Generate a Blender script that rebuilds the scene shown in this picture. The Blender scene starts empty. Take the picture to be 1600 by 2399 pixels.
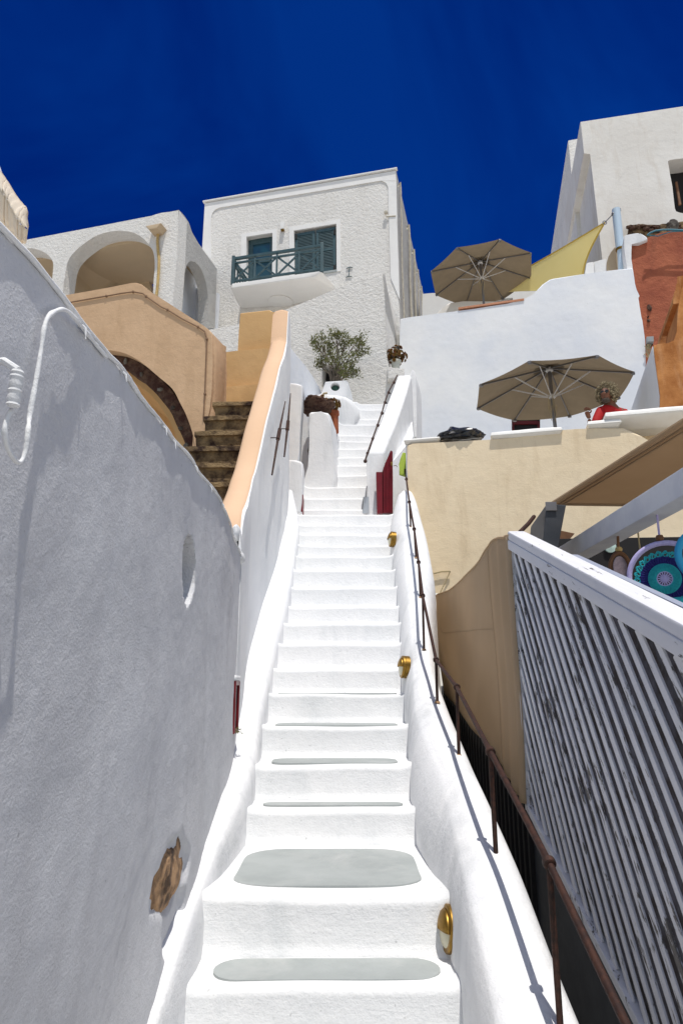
import bpy, bmesh, math, random
import numpy as np
from mathutils import Vector, Matrix, noise
from mathutils.geometry import convex_hull_2d
random.seed(7)
SC = bpy.context.scene
COL = SC.collection
PI = math.pi
TH = math.radians(14.46)
F = 24/36*2399; CX, CY = 800.0, 1199.5
ct, st = math.cos(TH), math.sin(TH)
# ---- survey of the place: sight lines measured from the photograph's crops ----
CR = {0:(0,0,1/1.0204),1:(0,380,2.8),2:(440,380,2.8),3:(960,200,2.45),4:(420,700,2.7034),5:(900,780,2.24),6:(980,1150,1.8823),
      7:(0,1100,1.8094),8:(300,1700,1.7422),9:(560,1150,3.136),10:(660,860,4.6118),11:(1340,860,6.0308),12:(1180,1150,3.7333),
      13:(1280,200,4.8979),14:(1360,500,4.702),15:(160,780,3.2667),16:(980,540,3.136)}
def S(n, x, y):
    a,b,s = CR[n]; return (a+x/s, b+y/s)
def L(n, *pts): return [S(n,*p) for p in pts]
def ray(p):
    a = (p[0]-CX)/F; b = -(p[1]-CY)/F
    return Vector((a, ct - b*st, st + b*ct))
def tz(v):
    b = -(v-CY)/F; return (st+b*ct)/(ct-b*st)
def onY(p,Y): r=ray(p); return r*(Y/r.y)
def onX(p,X): r=ray(p); return r*(X/r.x)
def onZ(p,Z): r=ray(p); return r*(Z/r.z)
def onP(p,pl):
    r=ray(p); return r*(pl[0].dot(pl[1])/r.dot(pl[1]))
class Pl(tuple): pass
def vplane(A, B):
    d=(B-A); d.z=0; d.normalize(); n=Vector((-d.y,d.x,0))   # points away from the viewer (+Y)
    if n.y<0: n=-n
    return (A.copy(), n, d)
def shift(pl,k): return (pl[0]+pl[1]*k, pl[1], pl[2])
def corner_plane(p,Y,ang=15.5):
    """vertical plane through pixel p at distance Y, running right and nearer by ang degrees"""
    A=onY(p,Y); a=math.radians(ang); return vplane(A, A+Vector((math.cos(a),-math.sin(a),0)))

# ---------------- scene objects ----------------
def tag(o,label=None,cat=None,group=None,kind=None):
    for k,v in (('label',label),('category',cat),('group',group),('kind',kind)):
        if v: o[k]=v
    return o
def thing(name,label,cat,loc,group=None,kind=None):
    o=bpy.data.objects.new(name,None); COL.objects.link(o); o.location=loc; o.empty_display_size=.2
    tag(o,label,cat,group,kind); return o
def wloc(o):
    v=Vector((0,0,0))
    while o: v=v+o.location; o=o.parent
    return v
def put(name,bm,mat,parent=None,origin=None,smooth=40,label=None,cat=None,group=None,kind=None):
    """link a bmesh given in world coordinates as ONE mesh object"""
    me=bpy.data.meshes.new(name)
    bmesh.ops.recalc_face_normals(bm,faces=bm.faces)
    org = wloc(parent) if parent else (Vector(origin) if origin is not None else Vector((0,0,0)))
    for v in bm.verts: v.co-=org
    bm.to_mesh(me); bm.free()
    if smooth:
        me.polygons.foreach_set('use_smooth',[True]*len(me.polygons)); me.set_sharp_from_angle(angle=math.radians(smooth))
    for m in (mat if isinstance(mat,(list,tuple)) else [mat]): me.materials.append(m)
    o=bpy.data.objects.new(name,me); COL.objects.link(o)
    if parent: o.parent=parent
    else: o.location=org
    if smooth and smooth<=50 and len(me.polygons)<4000:
        wm=o.modifiers.new('wn','WEIGHTED_NORMAL'); wm.keep_sharp=True
    tag(o,label,cat,group,kind); return o

# ---------------- mesh helpers ----------------
def nz(p,s=1.0,seed=0): return noise.noise(Vector((p[0]*s+seed*7.3,p[1]*s-seed*3.1,p[2]*s+seed)))
def add_prism(bm,pts,depth,bev=0.02,seg=2,wob=0.0,step=.25,seed=0,mi=0):
    """outline (world points, planar) pushed back by vector depth; front rim rounded"""
    P=[Vector(p) for p in pts]
    if wob>0:
        Q=[]
        for i,a in enumerate(P):
            b=P[(i+1)%len(P)]; n=max(1,int((b-a).length/step))
            n=min(n,60)
            for k in range(n): Q.append(a.lerp(b,k/n))
        dn=depth.normalized()
        R=[]
        for q in Q:
            w=Vector((nz(q,1.3,seed),nz(q,1.3,seed+5),nz(q,1.3,seed+9)))*wob*.7+Vector((nz(q,4,seed),nz(q,4,seed+5),nz(q,4,seed+9)))*wob*.3
            w-=dn*w.dot(dn); R.append(q+w)
        P=R
    vf=[bm.verts.new(p) for p in P]; vb=[bm.verts.new(p+depth) for p in P]
    n=len(P)
    f=bm.faces.new(vf); g=bm.faces.new(vb[::-1]); f.material_index=mi; g.material_index=mi
    for i in range(n):
        q=bm.faces.new((vf[(i+1)%n],vf[i],vb[i],vb[(i+1)%n])); q.material_index=mi
    if bev>0:
        es=[e for e in f.edges]
        bmesh.ops.bevel(bm,geom=es,offset=bev,segments=seg,profile=.5,affect='EDGES',clamp_overlap=True)
    return bm
def prism(*a,**k): return add_prism(bmesh.new(),*a,**k)
def add_box(bm,c,sx,sy,sz,rot=None,bev=0.0,seg=2):
    r=bmesh.ops.create_cube(bm,size=1)
    M=Matrix.Translation(c)@(rot.to_4x4() if rot else Matrix.Identity(4))@Matrix.Diagonal((sx,sy,sz,1))
    bmesh.ops.transform(bm,matrix=M,verts=r['verts'])
    if bev:
        es={e for v in r['verts'] for e in v.link_edges}
        bmesh.ops.bevel(bm,geom=list(es),offset=bev,segments=seg,profile=.5,affect='EDGES',clamp_overlap=True)
    return bm
def frame_rot(xd,zd=Vector((0,0,1))):
    x=xd.normalized(); z=(zd-x*zd.dot(x)).normalized(); y=z.cross(x)
    return Matrix((x,y,z)).transposed()
def add_bar(bm,a,b,w,h,up=Vector((0,0,1)),bev=0.0):
    a=Vector(a); b=Vector(b); d=b-a
    if abs(d.normalized().dot(up))>.99: up=Vector((0,1,0))
    return add_box(bm,(a+b)/2,d.length,w,h,frame_rot(d,up),bev)
def add_tube(bm,pts,r,n=10,cap=True):
    pts=[Vector(p) for p in pts]; rs=r if isinstance(r,(list,tuple)) else [r]*len(pts)
    rings=[]; ref=None
    for i,p in enumerate(pts):
        t=(pts[min(i+1,len(pts)-1)]-pts[max(i-1,0)]).normalized()
        if ref is None: ref=Vector((0,0,1)) if abs(t.z)<.9 else Vector((1,0,0))
        x=(ref-t*ref.dot(t)).normalized(); y=t.cross(x); ref=x
        rings.append([bm.verts.new(p+(x*math.cos(2*PI*k/n)+y*math.sin(2*PI*k/n))*rs[i]) for k in range(n)])
    for A,B in zip(rings,rings[1:]):
        for k in range(n): bm.faces.new((A[k],A[(k+1)%n],B[(k+1)%n],B[k]))
    if cap: bm.faces.new(rings[0][::-1]); bm.faces.new(rings[-1])
    return bm
def add_torus(bm,c,R,r,nrm,N=40,n=10,squash=1.0,up=None):
    nrm=Vector(nrm).normalized(); u=up or Vector((0,0,1))
    if abs(nrm.dot(u))>.95: u=Vector((1,0,0))
    y=(u-nrm*u.dot(nrm)).normalized(); x=y.cross(nrm)
    rings=[]
    for i in range(N):
        a=2*PI*i/N; rad=x*math.cos(a)+y*math.sin(a)*squash
        ce=Vector(c)+rad*R; rn=rad.normalized()
        rings.append([bm.verts.new(ce+(rn*math.cos(2*PI*k/n)+nrm*math.sin(2*PI*k/n))*r) for k in range(n)])
    for i in range(N):
        A=rings[i];B=rings[(i+1)%N]
        for k in range(n): bm.faces.new((A[k],A[(k+1)%n],B[(k+1)%n],B[k]))
    return bm
def add_lathe(bm,c,prof,axis=Vector((0,0,1)),n=24,wob=0,seed=0):
    """prof: list of (radius, height along axis)"""
    axis=Vector(axis).normalized(); ref=Vector((0,0,1)) if abs(axis.z)<.9 else Vector((1,0,0))
    x=(ref-axis*ref.dot(axis)).normalized(); y=axis.cross(x); rings=[]
    for r,h in prof:
        ring=[]
        for k in range(n):
            a=2*PI*k/n; p=Vector(c)+axis*h+(x*math.cos(a)+y*math.sin(a))*max(r,1e-4)
            if wob: p+=(x*math.cos(a)+y*math.sin(a))*nz(p,3,seed)*wob
            ring.append(bm.verts.new(p))
        rings.append(ring)
    for A,B in zip(rings,rings[1:]):
        for k in range(n): bm.faces.new((A[k],A[(k+1)%n],B[(k+1)%n],B[k]))
    bm.faces.new(rings[0][::-1]); bm.faces.new(rings[-1])
    return bm
def add_loft(bm,secs,closed=True,caps=True,mi=None):
    R=[[bm.verts.new(p) for p in s] for s in secs]; n=len(secs[0])
    for A,B in zip(R,R[1:]):
        for k in range(n if closed else n-1):
            f=bm.faces.new((A[k],A[(k+1)%n],B[(k+1)%n],B[k]))
            if mi: f.material_index=mi[k]
    if closed and caps: bm.faces.new(R[0][::-1]); bm.faces.new(R[-1])
    return bm
def add_hull(bm,pts):
    vs=[bm.verts.new(p) for p in pts]
    r=bmesh.ops.convex_hull(bm,input=vs)
    junk=[g for g in r['geom_interior'] if isinstance(g,bmesh.types.BMVert)]
    if junk: bmesh.ops.delete(bm,geom=junk,context='VERTS')
    bmesh.ops.dissolve_limit(bm,angle_limit=.02,verts=bm.verts,edges=bm.edges)
    return bm
def bevel_all(bm,off,seg=3,ang=30):
    es=[e for e in bm.edges if len(e.link_faces)==2 and e.calc_face_angle(0)>math.radians(ang)]
    bmesh.ops.bevel(bm,geom=es,offset=off,segments=seg,profile=.5,affect='EDGES',clamp_overlap=True); return bm
def cut(obj,*cutters):
    """boolean difference with closed bmeshes given in world coordinates"""
    org=wloc(obj)
    for cb in cutters:
        bmesh.ops.recalc_face_normals(cb,faces=cb.faces)
        me=bpy.data.meshes.new('cutter')
        for v in cb.verts: v.co-=org
        cb.to_mesh(me); cb.free()
        c=bpy.data.objects.new('cutter',me); COL.objects.link(c); c.location=org
        obj.modifiers.clear(); m=obj.modifiers.new('b','BOOLEAN'); m.operation='DIFFERENCE'; m.solver='EXACT'; m.object=c
        bpy.context.view_layer.update()
        dg=bpy.context.evaluated_depsgraph_get()
        nm=bpy.data.meshes.new_from_object(obj.evaluated_get(dg),preserve_all_data_layers=True,depsgraph=dg)
        old=obj.data; obj.modifiers.clear(); wm=obj.modifiers.new('wn','WEIGHTED_NORMAL'); wm.keep_sharp=True; obj.data=nm; nm.name=old.name
        bpy.data.objects.remove(c); bpy.data.meshes.remove(me); bpy.data.meshes.remove(old)
    obj.data.polygons.foreach_set('use_smooth',[True]*len(obj.data.polygons)); obj.data.set_sharp_from_angle(angle=math.radians(30))
def lerp(x,pts):
    xs=[p[0] for p in pts]; ys=[p[1] for p in pts]; return float(np.interp(x,xs,ys))
class Smooth:
    def __init__(s,pts,sig=.12,lo=None,hi=None):
        pts=sorted(pts); lo=pts[0][0] if lo is None else lo; hi=pts[-1][0] if hi is None else hi
        s.x=np.linspace(lo-1,hi+1,1200); xs=[p[0] for p in pts]; ys=[p[1] for p in pts]
        def ext(x):
            y=np.interp(x,xs,ys)
            k0=(ys[1]-ys[0])/(xs[1]-xs[0]) if xs[1]>xs[0] else 0; k1=(ys[-1]-ys[-2])/(xs[-1]-xs[-2]) if xs[-1]>xs[-2] else 0
            y=np.where(x<xs[0],ys[0]+(x-xs[0])*k0,y); return np.where(x>xs[-1],ys[-1]+(x-xs[-1])*k1,y)
        dx=s.x[1]-s.x[0]; k=np.arange(-int(3*sig/dx)-1,int(3*sig/dx)+2)*dx; w=np.exp(-k**2/2/sig**2); w/=w.sum()
        xx=np.concatenate([s.x[0]+k[k<0],s.x,s.x[-1]+k[k>0]])
        s.y=np.convolve(ext(xx),w,'valid')
    def __call__(s,x): return float(np.interp(x,s.x,s.y))
def rock(bm,c,sx,sy,sz,seed,sub=3,amp=.25):
    r=bmesh.ops.create_icosphere(bm,subdivisions=sub,radius=1)
    for v in r['verts']:
        k=1+amp*nz(v.co,1.7,seed)+amp*.4*nz(v.co,5,seed)
        v.co=Vector(c)+Vector((v.co.x*sx,v.co.y*sy,v.co.z*sz))*k
    return bm

# ---------------- materials ----------------
def mat_base(name):
    m=bpy.data.materials.new(name); m.use_nodes=True; nt=m.node_tree
    b=nt.nodes['Principled BSDF']; return m,nt,b
def N(nt,t,**kw):
    n=nt.nodes.new(t)
    for k,v in kw.items():
        if k in n.inputs.keys() if hasattr(n.inputs,'keys') else False: n.inputs[k].default_value=v
        else: setattr(n,k,v)
    return n
def math_n(nt,op,a,b=None,c=None):
    n=nt.nodes.new('ShaderNodeMath'); n.operation=op
    for i,x in enumerate((a,b,c)):
        if x is None: continue
        if hasattr(x,'is_output'): nt.links.new(x,n.inputs[i])
        else: n.inputs[i].default_value=x
    return n.outputs[0]
def noise_n(nt,vec,scale,detail=4,rough=.55,dist=0):
    n=nt.nodes.new('ShaderNodeTexNoise'); n.inputs['Scale'].default_value=scale; n.inputs['Detail'].default_value=detail
    n.inputs['Roughness'].default_value=rough; n.inputs['Distortion'].default_value=dist
    nt.links.new(vec,n.inputs['Vector']); return n.outputs[0]
def ramp_n(nt,fac,stops):
    r=nt.nodes.new('ShaderNodeValToRGB'); nt.links.new(fac,r.inputs[0]); e=r.color_ramp.elements
    while len(e)<len(stops): e.new(.5)
    for i,(p,c) in enumerate(stops):
        e[i].position=p; e[i].color=(*c,1) if len(c)==3 else c
    return r.outputs[0]
def mix_n(nt,fac,a,b,mode='MIX'):
    n=nt.nodes.new('ShaderNodeMix'); n.data_type='RGBA'; n.blend_type=mode
    for i,x in ((0,fac),(6,a),(7,b)):
        if hasattr(x,'is_output'): nt.links.new(x,n.inputs[i])
        else: n.inputs[i].default_value=x if i==0 else (*x,1)
    return n.outputs[2]
def vec_n(nt,scale=(1,1,1)):
    tc=nt.nodes.new('ShaderNodeTexCoord'); mp=nt.nodes.new('ShaderNodeMapping'); mp.inputs['Scale'].default_value=scale
    nt.links.new(tc.outputs['Object'],mp.inputs[0]); return mp.outputs[0]
def plaster(name,col,col2=None,fine=60,fined=.0015,coarse=9,coarsed=.0,mott=1.2,mottamt=.5,stain=None,stainamt=.0,rough=.85,vscale=(1,1,1),brush=0,crack=0,cs=1.1):
    m,nt,b=mat_base(name); v=vec_n(nt)
    col2=col2 or tuple(c*.93 for c in col)
    n1=noise_n(nt,v,mott,5,.6)
    f=math_n(nt,'MULTIPLY',ramp_n(nt,n1,[(.38,(0,0,0)),(.62,(1,1,1))]),mottamt)
    c=mix_n(nt,f,col,col2)
    if stain:
        vs=vec_n(nt,(1,1,.22)); n2=noise_n(nt,vs,2.6,7,.68,.5)
        c=mix_n(nt,math_n(nt,'MULTIPLY',ramp_n(nt,n2,[(.5,(0,0,0)),(.72,(1,1,1))]),stainamt),c,stain)
    ck=None
    if crack:
        dv=nt.nodes.new('ShaderNodeVectorMath'); dv.operation='MULTIPLY_ADD'; nn_=nt.nodes.new('ShaderNodeTexNoise'); nn_.inputs['Scale'].default_value=3.0; nn_.inputs['Detail'].default_value=6; nt.links.new(v,nn_.inputs['Vector'])
        nt.links.new(nn_.outputs[1],dv.inputs[0]); dv.inputs[1].default_value=(.5,.5,.5); nt.links.new(v,dv.inputs[2])
        vo=nt.nodes.new('ShaderNodeTexVoronoi'); vo.feature='DISTANCE_TO_EDGE'; vo.inputs['Scale'].default_value=cs; nt.links.new(dv.outputs[0],vo.inputs['Vector'])
        line=ramp_n(nt,vo.outputs['Distance'],[(.0,(1,1,1)),(.006,(0,0,0))]); msk=ramp_n(nt,noise_n(nt,v,.9,2,.5),[(.50,(0,0,0)),(.58,(1,1,1))])
        ck=math_n(nt,'MULTIPLY',line,msk); c=mix_n(nt,math_n(nt,'MULTIPLY',ck,crack),c,tuple(x*.35 for x in col))
        sp=noise_n(nt,v,38,2,.5); c=mix_n(nt,math_n(nt,'MULTIPLY',ramp_n(nt,sp,[(.72,(0,0,0)),(.76,(1,1,1))]),.45),c,tuple(x*.4 for x in col))
    nt.links.new(c,b.inputs['Base Color']); b.inputs['Roughness'].default_value=rough
    b.inputs['Specular IOR Level'].default_value=.2
    h=math_n(nt,'MULTIPLY',noise_n(nt,v,fine,3,.6),fined)
    if coarsed:
        nn=noise_n(nt,v,coarse,6,.66,0)
        h=math_n(nt,'ADD',h,math_n(nt,'MULTIPLY',nn,coarsed))
    if brush:
        vb=vec_n(nt,(3,3,26)); h=math_n(nt,'ADD',h,math_n(nt,'MULTIPLY',noise_n(nt,vb,4,4,.6,.5),brush))
    vbig=noise_n(nt,v,2.2,2,.5); h=math_n(nt,'ADD',h,math_n(nt,'MULTIPLY',vbig,.012))
    if ck is not None: h=math_n(nt,'SUBTRACT',h,math_n(nt,'MULTIPLY',ck,.003*crack))
    bu=nt.nodes.new('ShaderNodeBump'); bu.inputs['Strength'].default_value=1; bu.inputs['Distance'].default_value=1
    nt.links.new(h,bu.inputs['Height']); nt.links.new(bu.outputs[0],b.inputs['Normal'])
    return m
def simple(name,col,rough=.6,metal=0,col2=None,sc=8,bump=0,spec=.4,trans=0):
    m,nt,b=mat_base(name); v=vec_n(nt)
    if col2:
        c=mix_n(nt,ramp_n(nt,noise_n(nt,v,sc,5,.6),[(.4,(0,0,0)),(.6,(1,1,1))]),col,col2); nt.links.new(c,b.inputs['Base Color'])
    else: b.inputs['Base Color'].default_value=(*col,1)
    b.inputs['Roughness'].default_value=rough; b.inputs['Metallic'].default_value=metal; b.inputs['Specular IOR Level'].default_value=spec
    if bump:
        bu=nt.nodes.new('ShaderNodeBump'); bu.inputs['Distance'].default_value=bump; nt.links.new(noise_n(nt,v,sc*4,4,.6),bu.inputs['Height']); nt.links.new(bu.outputs[0],b.inputs['Normal'])
    if trans:
        tr=nt.nodes.new('ShaderNodeBsdfTranslucent'); tr.inputs[0].default_value=(*[min(1,c*1.1) for c in col],1)
        mx=nt.nodes.new('ShaderNodeMixShader'); mx.inputs[0].default_value=trans
        nt.links.new(b.outputs[0],mx.inputs[1]); nt.links.new(tr.outputs[0],mx.inputs[2]); nt.links.new(mx.outputs[0],nt.nodes['Material Output'].inputs[0])
    return m
WH=(.80,.80,.80)
M={}
M['steps']=plaster('whitewash_steps',(.775,.775,.775),(.69,.70,.71),90,.0018,20,.006,1.9,.5,(.58,.60,.61),.55,.85,brush=.0011,crack=.001,cs=2.2)
M['kerb']=plaster('whitewash_kerb',WH,(.70,.71,.73),80,.0018,16,.006,1.6,.5,(.46,.48,.49),.55,.85)
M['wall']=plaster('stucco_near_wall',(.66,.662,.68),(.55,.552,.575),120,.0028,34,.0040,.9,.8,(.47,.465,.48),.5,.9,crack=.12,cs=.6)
M['wall2']=plaster('stucco_inner_wall',(.80,.80,.80),(.70,.71,.73),80,.002,10,.005,.9,.6,(.5,.52,.55),.35,.9)
M['rough']=plaster('rough_render',(.76,.74,.705),(.67,.65,.61),34,.012,13,.040,.8,.35,(.54,.51,.47),.42,.95,crack=.001,cs=.5)
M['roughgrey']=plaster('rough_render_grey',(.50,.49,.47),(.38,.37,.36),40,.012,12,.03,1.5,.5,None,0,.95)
M['trim']=plaster('smooth_trim',(.80,.79,.77),(.72,.71,.69),60,.001,8,.002,1,.4,(.55,.52,.48),.12,.85)
M['terr']=plaster('whitewash_terrace_wall',(.84,.85,.86),(.70,.735,.80),50,.001,5,.005,.55,.8,None,0,.85,crack=.001,cs=.45)
M['upper']=plaster('aged_render',(.74,.72,.68),(.64,.61,.56),40,.002,5,.010,.6,.7,(.52,.45,.37),.5,.92,crack=.12,cs=.3)
M['peach']=plaster('peach_render',(.58,.395,.245),(.49,.32,.19),70,.002,9,.010,1.1,.5,(.38,.24,.13),.4,.9,crack=.12,cs=.5)
M['peachlt']=plaster('peach_coping',(.70,.475,.31),(.64,.42,.265),80,.0015,9,.005,1.1,.4,None,0,.85)
M['ochre']=plaster('ochre_render',(.62,.40,.19),(.54,.33,.14),70,.0015,9,.006,1.1,.5,(.42,.26,.12),.25,.9)
M['cream']=plaster('cream_render',(.84,.70,.495),(.76,.61,.41),60,.0015,6,.007,.9,.6,(.54,.40,.24),.5,.92,brush=.0018,crack=.12,cs=.5)
M['orange']=plaster('orange_render',(.56,.25,.085),(.34,.125,.035),40,.003,6,.012,2.4,1.0,(.66,.38,.2),.7,.9)
M['terra']=plaster('terracotta_wall',(.40,.13,.07),(.27,.075,.045),30,.008,7,.03,1.4,.8,(.20,.08,.05),.5,.95)
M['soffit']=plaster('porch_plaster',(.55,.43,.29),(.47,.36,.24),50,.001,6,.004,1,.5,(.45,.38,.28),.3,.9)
M['ground']=plaster('pale_paving',(.55,.54,.51),(.45,.44,.41),30,.003,5,.01,.6,.6,(.35,.33,.3),.4,.9)
M['greypaint']=plaster('grey_paint',(.37,.395,.39),(.30,.325,.32),80,.001,9,.002,2.5,.8,(.46,.47,.46),.6,.8)
M['stone']=simple('dark_lava_stone',(.035,.018,.011),.95,0,(.25,.17,.085),5,.03)
M['stonegrey']=simple('grey_lava_stone',(.05,.04,.035),.95,0,(.17,.16,.14),4,.03)
M['lava']=simple('brown_lava',(.05,.018,.012),.95,0,(.12,.07,.045),9,.03)
M['bare']=simple('bare_masonry',(.55,.33,.17),.95,0,(.10,.06,.035),9,.02)
M['rust']=simple('rusty_iron',(.060,.024,.015),.75,.3,(.032,.015,.012),30,.001)
M['rustdk']=simple('dark_iron',(.03,.018,.014),.7,.3,(.07,.03,.02),40,.001)
M['brass']=simple('brass',(.34,.20,.045),.42,1.0,(.22,.13,.03),14)
M['glass']=simple('frosted_glass',(.62,.58,.42),.35,0)
M['teal']=simple('grey_teal_paint',(.032,.072,.085),.45,0,(.05,.095,.108),6)
M['tealdk']=simple('dark_teal_paint',(.012,.06,.09),.4,0)
M['bluedoor']=simple('blue_door_paint',(.01,.06,.12),.4,0,(.015,.10,.15),3)
M['red']=simple('red_gloss_paint',(.17,.004,.010),.35,0,(.13,.004,.008),5)
M['reddk']=simple('dark_red_paint',(.11,.004,.006),.5,0)
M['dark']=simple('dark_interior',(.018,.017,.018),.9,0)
M['darkgrey']=simple('charcoal_paint',(.035,.04,.05),.5,0,(.05,.055,.065),7,.001)
M['canvas']=simple('tan_canvas',(.64,.50,.34),.9,0,(.58,.45,.30),2,0,.2,.45)
M['awning']=simple('awning_canvas',(.48,.36,.235),.9,0,(.43,.32,.205),2,0,.2,.45)
M['parasol']=simple('parasol_fabric',(.225,.175,.115),.9,0,(.19,.148,.097),3,0,.2,.22)
M['creamcanvas']=simple('cream_canvas',(.84,.76,.64),.9,0,(.80,.71,.58),2,0,.2,.3)
M['yellow']=simple('yellow_sail_cloth',(.93,.78,.34),.85,0,(.89,.74,.30),2,0,.2,.6)
M['alu']=simple('aluminium',(.62,.61,.60),.45,.1)
M['alud']=simple('dull_aluminium',(.22,.21,.21),.45,.7)
M['vinyl']=simple('white_vinyl',(.80,.79,.76),.5,0,(.76,.74,.70),3)
M['bag']=simple('black_plastic',(.006,.007,.01),.22,0,None,8,.0,.6)
M['skin']=simple('shaded_tan_skin',(.17,.065,.032),.55,0,(.12,.045,.022),20)  # skin darkened in colour to stand for shade from the hair
M['hair']=simple('grey_blond_hair',(.40,.33,.20),.7,0,(.10,.075,.04),40)
M['shirt']=simple('red_shirt',(.34,.003,.004),.8,0)
M['clay']=simple('terracotta_clay',(.36,.10,.04),.85,0,(.27,.075,.03),9,.002)
M['pot']=simple('pale_pot',(.55,.56,.50),.6,0)
M['leaf']=simple('olive_leaf',(.10,.125,.035),.6,0,(.22,.20,.085),20,0,.3,.15)
M['succ']=simple('succulent_leaf',(.20,.055,.02),.5,0,(.20,.15,.035),25,0,.3)
M['bark']=simple('bark',(.16,.13,.10),.9,0)
M['rope']=simple('rope',(.42,.34,.20),.9,0)
M['ochrepipe']=simple('ochre_pipe',(.55,.38,.14),.6,0,(.4,.27,.1),20)
M['metalwhite']=simple('pale_blue_steel',(.55,.66,.74),.3,.2)
M['lime']=simple('lime_paint',(.42,.55,.07),.6,0)
M['cable']=simple('blue_cable',(.03,.16,.22),.5,0)
M['claytile']=simple('terracotta_tiles',(.60,.28,.17),.8,0,(.5,.22,.12),6)
M['lilac']=simple('lilac_yarn',(.50,.45,.72),.9,0,(.44,.39,.66),60,.002)
M['turq']=simple('turquoise_yarn',(.03,.47,.50),.9,0,(.02,.36,.42),90,.003)
M['navy']=simple('navy_yarn',(.01,.012,.12),.9,0,(.03,.03,.2),90,.003)
M['blueh']=simple('sky_blue_yarn',(.04,.36,.62),.85,0)
M['wood']=simple('brown_wood',(.20,.09,.035),.6,0,(.14,.06,.025),9)
M['lace']=simple('pink_lace',(.52,.40,.42),.9,0,(.40,.30,.32),50,.002)
M['conduit']=simple('conduit',(.50,.46,.38),.6,0,(.4,.36,.28),9)
M['cork']=simple('verdigris',(.03,.09,.07),.6,0)
def peeling(name,ang=50,cover=.585):
    """white paint worn off in streaks that follow the grain of the wood"""
    m,nt,b=mat_base(name); v=vec_n(nt,(1,1,1))
    rt=nt.nodes.new('ShaderNodeMapping'); rt.inputs['Rotation'].default_value=(-math.radians(ang),0,0); nt.links.new(v,rt.inputs[0])
    sc_=nt.nodes.new('ShaderNodeMapping'); sc_.inputs['Scale'].default_value=(1,.16,1); nt.links.new(rt.outputs[0],sc_.inputs[0]); g=sc_.outputs[0]
    n=noise_n(nt,g,42,8,.72,.2); big=noise_n(nt,v,2.6,3,.5); pl=noise_n(nt,rt.outputs[0],11,3,.5)
    s_=math_n(nt,'ADD',n,math_n(nt,'MULTIPLY',math_n(nt,'SUBTRACT',big,.5),.45)); s_=math_n(nt,'ADD',s_,math_n(nt,'MULTIPLY',math_n(nt,'SUBTRACT',pl,.5),.25))
    f=ramp_n(nt,s_,[(cover,(0,0,0)),(cover+.03,(1,1,1))])
    under=mix_n(nt,noise_n(nt,g,90,3),(.10,.09,.085),(.20,.185,.17))
    c=mix_n(nt,f,mix_n(nt,noise_n(nt,g,20,3),(.72,.72,.74),(.60,.60,.64)),under); nt.links.new(c,b.inputs['Base Color']); b.inputs['Roughness'].default_value=.75
    h=math_n(nt,'SUBTRACT',math_n(nt,'MULTIPLY',noise_n(nt,g,160,3),.0008),math_n(nt,'MULTIPLY',f,.0012))
    bu=nt.nodes.new('ShaderNodeBump'); bu.inputs['Distance'].default_value=1; nt.links.new(h,bu.inputs['Height']); nt.links.new(bu.outputs[0],b.inputs['Normal'])
    return m
M['peel']=peeling('peeling_white_paint')
M['peelrail']=peeling('worn_white_rail',21,.66)
M['whitewood']=simple('white_painted_wood',(.74,.75,.77),.5,0,(.66,.67,.71),5,.001)
# ================= camera, sky, sun =================
cam=bpy.data.cameras.new('camera'); co=bpy.data.objects.new('camera',cam); COL.objects.link(co); SC.camera=co
cam.sensor_fit='VERTICAL'; cam.sensor_height=36; cam.lens=24; cam.clip_end=2000; co.rotation_euler=(PI/2+TH,0,0)
SUN=Vector((-.085,.29,-.95)).normalized()
sl=bpy.data.lights.new('sun','SUN'); sl.energy=4.6; sl.angle=math.radians(.5); sl.color=(1,.965,.90)
so=bpy.data.objects.new('sun',sl); COL.objects.link(so); so.rotation_euler=SUN.to_track_quat('-Z','Y').to_euler(); so.location=(4,-8,30)
w=bpy.data.worlds.new('World'); SC.world=w; w.use_nodes=True; nt=w.node_tree; bg=nt.nodes['Background']
sk=nt.nodes.new('ShaderNodeTexSky'); sk.sky_type='NISHITA'; sk.sun_disc=False
sk.sun_elevation=math.asin(-SUN.z); sk.sun_rotation=math.atan2(-SUN.x,-SUN.y); sk.altitude=200; sk.air_density=1.0; sk.dust_density=.6; sk.ozone_density=3.0
tc=nt.nodes.new('ShaderNodeTexCoord')
# deep polarised blue in the north; unseen sky brightened for ambient light
dp=nt.nodes.new('ShaderNodeVectorMath'); dp.operation='DOT_PRODUCT'; nt.links.new(tc.outputs['Generated'],dp.inputs[0]); dp.inputs[1].default_value=-SUN
nd=nt.nodes.new('ShaderNodeVectorMath'); nd.operation='DOT_PRODUCT'; nt.links.new(tc.outputs['Generated'],nd.inputs[0]); nd.inputs[1].default_value=(0,.86,.5)
fac=math_n(nt,'SMOOTHSTEP',nd.outputs['Value']) if False else None
mr=nt.nodes.new('ShaderNodeMapRange'); mr.interpolation_type='SMOOTHSTEP'; nt.links.new(nd.outputs['Value'],mr.inputs['Value'])
for i,v in ((1,.05),(2,.62),(3,0),(4,1)): mr.inputs[i].default_value=v
cl=noise_n(nt,tc.outputs['Generated'],1.7,5,.58,.9)
clr=ramp_n(nt,cl,[(.43,(0,0,0)),(.66,(1,1,1))])
deep=mix_n(nt,1.0,sk.outputs[0],(.0,.085,.50),'MULTIPLY')
deep2=mix_n(nt,math_n(nt,'MULTIPLY',clr,.55),deep,mix_n(nt,1.0,sk.outputs[0],(.01,.27,.92),'MULTIPLY'))
fill_sky=mix_n(nt,1.0,sk.outputs[0],(1.65,1.4,1.18),'MULTIPLY')
skc=mix_n(nt,mr.outputs[0],fill_sky,deep2)
nt.links.new(skc,bg.inputs[0]); bg.inputs[1].default_value=.12
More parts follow.
